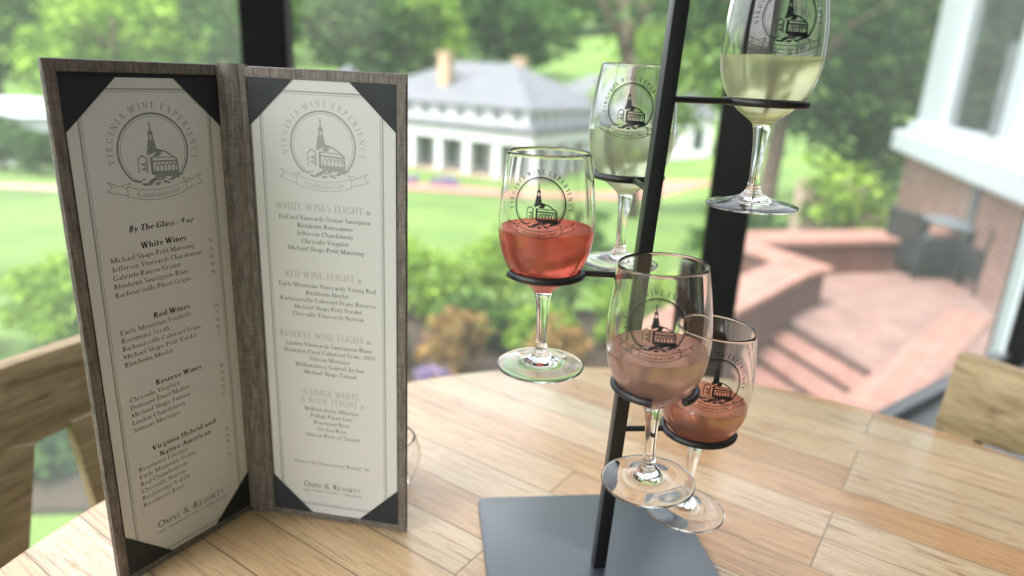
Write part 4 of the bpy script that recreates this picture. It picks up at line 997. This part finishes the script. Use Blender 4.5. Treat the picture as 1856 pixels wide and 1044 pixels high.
me = quads_mesh('woods', np.concatenate(packs)); me.materials.append(M['leaf']); tag(link(bpy.data.objects.new('woods', me)), 'hillside woods closing the view', 'woods', kind='stuff')

LT = [
 # left background
 (-46, 62, 15, 7.0, 'leaf', 'broad mid-green tree above the far left of the menu', 11, .42),
 (-33, 58, 14, 6.5, 'leafbright', 'pale fresh-green tree above the left menu panel', 12, .40),
 (-27, 66, 17, 7.5, 'leaf', 'tall mid-green tree left of the first dark window post', 13, .42),
 (-16.5, 70, 17, 7.0, 'leafdark', 'dark rounded tree just right of the first dark post', 14, .42),
 (-9.5, 72, 16, 4.6, 'leafbright', 'bright yellow-green tree behind the left chimney', 15, .38),
 (-2.5, 84, 15, 6.5, 'leafdark', 'dark green tree directly behind the hipped roof', 16, .42),
]
for x, y, h, r, m_, lab, sd_, sz in LT: tree(x, y, h, r, M[m_], lab, sd_, 3600, sz, trunk=.35)
tree(4.35, 25.5, 13, 4.2, M['leaf'], 'tall tree with a bare leaning trunk behind the pole', 21, 3600, .2, lean=(-.9, 0), trunk=.30, crown_lift=4.6)
tree(5.6, 15.5, 9.5, 3.4, M['leafdark'], 'dark shady tree between the corner post and the brick bay', 22, 6500, .13, lean=(.3, .2), trunk=.20)
tree(9.9, 20.5, 11, 4.2, M['leafdark'], 'large dark tree left of the white window frame', 23, 6500, .16, lean=(.9, .2), trunk=.26)
tree(5.9, 12.2, 3.0, .95, M['leafbright'], 'small bright-leaved sapling in front of the dark trees', 24, 1900, .085, trunk=.05)
tree(9.0, 17.5, 6.4, 2.4, M['leaf'], 'mid-green understorey tree beside the brick bay', 25, 4500, .12, trunk=.12)
tree(14.5, 24, 12, 5.0, M['leaf'], 'broad tree behind the brick bay', 26, 4000, .22, trunk=.3)
tree(6.3, 31, 8.5, 3.4, M['leafbright'], 'fresh-green tree on the lawn behind the corner post', 27, 3200, .2, trunk=.2)
# hedge-like shrubs behind the back wall
SB = [
 (3.9, 10.6, 1.0, 1.15, 'leaf', 'green shrub behind the left end of the long brick wall', 31),
 (5.0, 11.2, 1.1, 1.05, 'leafdark', 'dark shrub behind the middle of the long brick wall', 32),
 (6.2, 11.6, 1.0, 1.25, 'leaf', 'green shrub beside the corner of the brick bay', 33),
 (4.6, 13.6, 1.2, 1.7, 'leafdark', 'dark round shrub below the shady tree', 34),
 (6.6, 14.4, 1.2, 1.9, 'leaf', 'green shrub below the sapling', 35),
 (8.2, 15.6, 1.4, 2.3, 'leafdark', 'dark shrub crowding the wall of the brick bay', 36)]
for x, y, r, h, m_, lab, sd_ in SB: shrub(x, y, r, h, M[m_], lab, sd_, 2400, .07, group='shrubs behind the patio wall')
tw = tag(empty('stone_wall', (5.35, 13.0, -2.9)), 'short tan stone wall among the shrubs left of the brick bay', 'wall')
mb = MB(); mb.bar((0, 0, .82), (1.45, .2, .82), .3, 1.64); mb.build('wall_body', M['gravel'], tw, bevel=.03)
# planting bed below the window
def bed(x, y, r, h, m_, lab, sd_, sz=.045, n=2600, z=-2.5, cat='shrub'): shrub(x, y, r, h, M[m_], lab, sd_, n, sz, base=z, group='shrubs in the bed below the window', cat=cat)
bed(-1.05, 7.9, .62, .95, 'leafbright', 'bright leafy shrub left of the red wine glass', 41)
bed(-.10, 8.3, .66, 1.1, 'leafbright', 'bright leafy shrub behind the red wine glass', 42)
bed(.70, 8.2, .62, 1.5, 'leaf', 'green leafy shrub behind the rack pole', 43)
bed(1.35, 7.2, .50, .95, 'leafbright', 'light green shrub at the foot of the corner post', 44)
bed(-.45, 7.0, .45, .62, 'leaf', 'low green shrub behind the orange ones', 45)
bed(.35, 6.8, .45, .60, 'leafbright', 'low bright shrub between the two orange ones', 46)
bed(-.53, 5.9, .36, .88, 'leaforange', 'rust-orange shrub just right of the menu', 47, .035, 1800)
bed(.44, 5.95, .32, .86, 'leaforange', 'smaller rust-orange shrub below the red wine glass', 48, .035, 1600)
bed(-.66, 5.35, .20, .66, 'purple', 'clump of violet flowers just above the table edge', 49, .022, 900, cat='flowers')
bed(-.25, 5.1, .30, .30, 'leafdark', 'dark low plant beside the violet flowers', 50, .03, 1500)
bed(.75, 5.3, .36, .34, 'leafdark', 'dark low plant near the foot of the red wine glass', 51, .03, 1500)
bed(-1.35, 6.4, .42, .45, 'leaf', 'green shrub behind the right edge of the menu', 52, .04, 1800)
# left of the menu
shrub(-4.9, 7.2, .80, 1.1, M['leafbright'], 'soft green bush on the lawn left of the menu', 61, 3200, .06)
shrub(-5.9, 6.4, .60, .55, M['leafbright'], 'pale low bush at the left edge of the lawn', 62, 2200, .05)
shrub(-3.5, 4.95, .62, .62, M['leafdark'], 'dark shrub seen under the left chair rail', 63, 2200, .05)
shrub(-3.25, 4.35, .50, .34, M['leafdark'], 'low dark ground plant seen through the left chair back', 64, 1600, .045)
for i, (x, y, r, h) in enumerate(((-24.5, 35, 1.7, 2.6), (-27.5, 36.5, 2.0, 3.0), (-31, 37.5, 2.1, 2.4), (-21.5, 34.5, 1.6, 2.9))):
    shrub(x, y, r, h, M['leafdark'], ['dark shrub in front of the far left white building', 'widest dark shrub before the far left white building', 'low dark shrub at the left picture edge beyond the gravel path', 'dark shrub hidden behind the menu edge beyond the gravel path'][i], 70 + i, 2200, .16, group='dark shrubs beyond the gravel path')
for i, (x, y) in enumerate(((-6.9, 41.9), (-4.4, 41.3))): shrub(x, y, 1.0, .45, M['purple'], ['violet flower bed along the left part of the house path', 'violet flower bed nearest the corner of the porch'][i], 80 + i, 1200, .10, cat='flowers', group='flower beds before the porch')
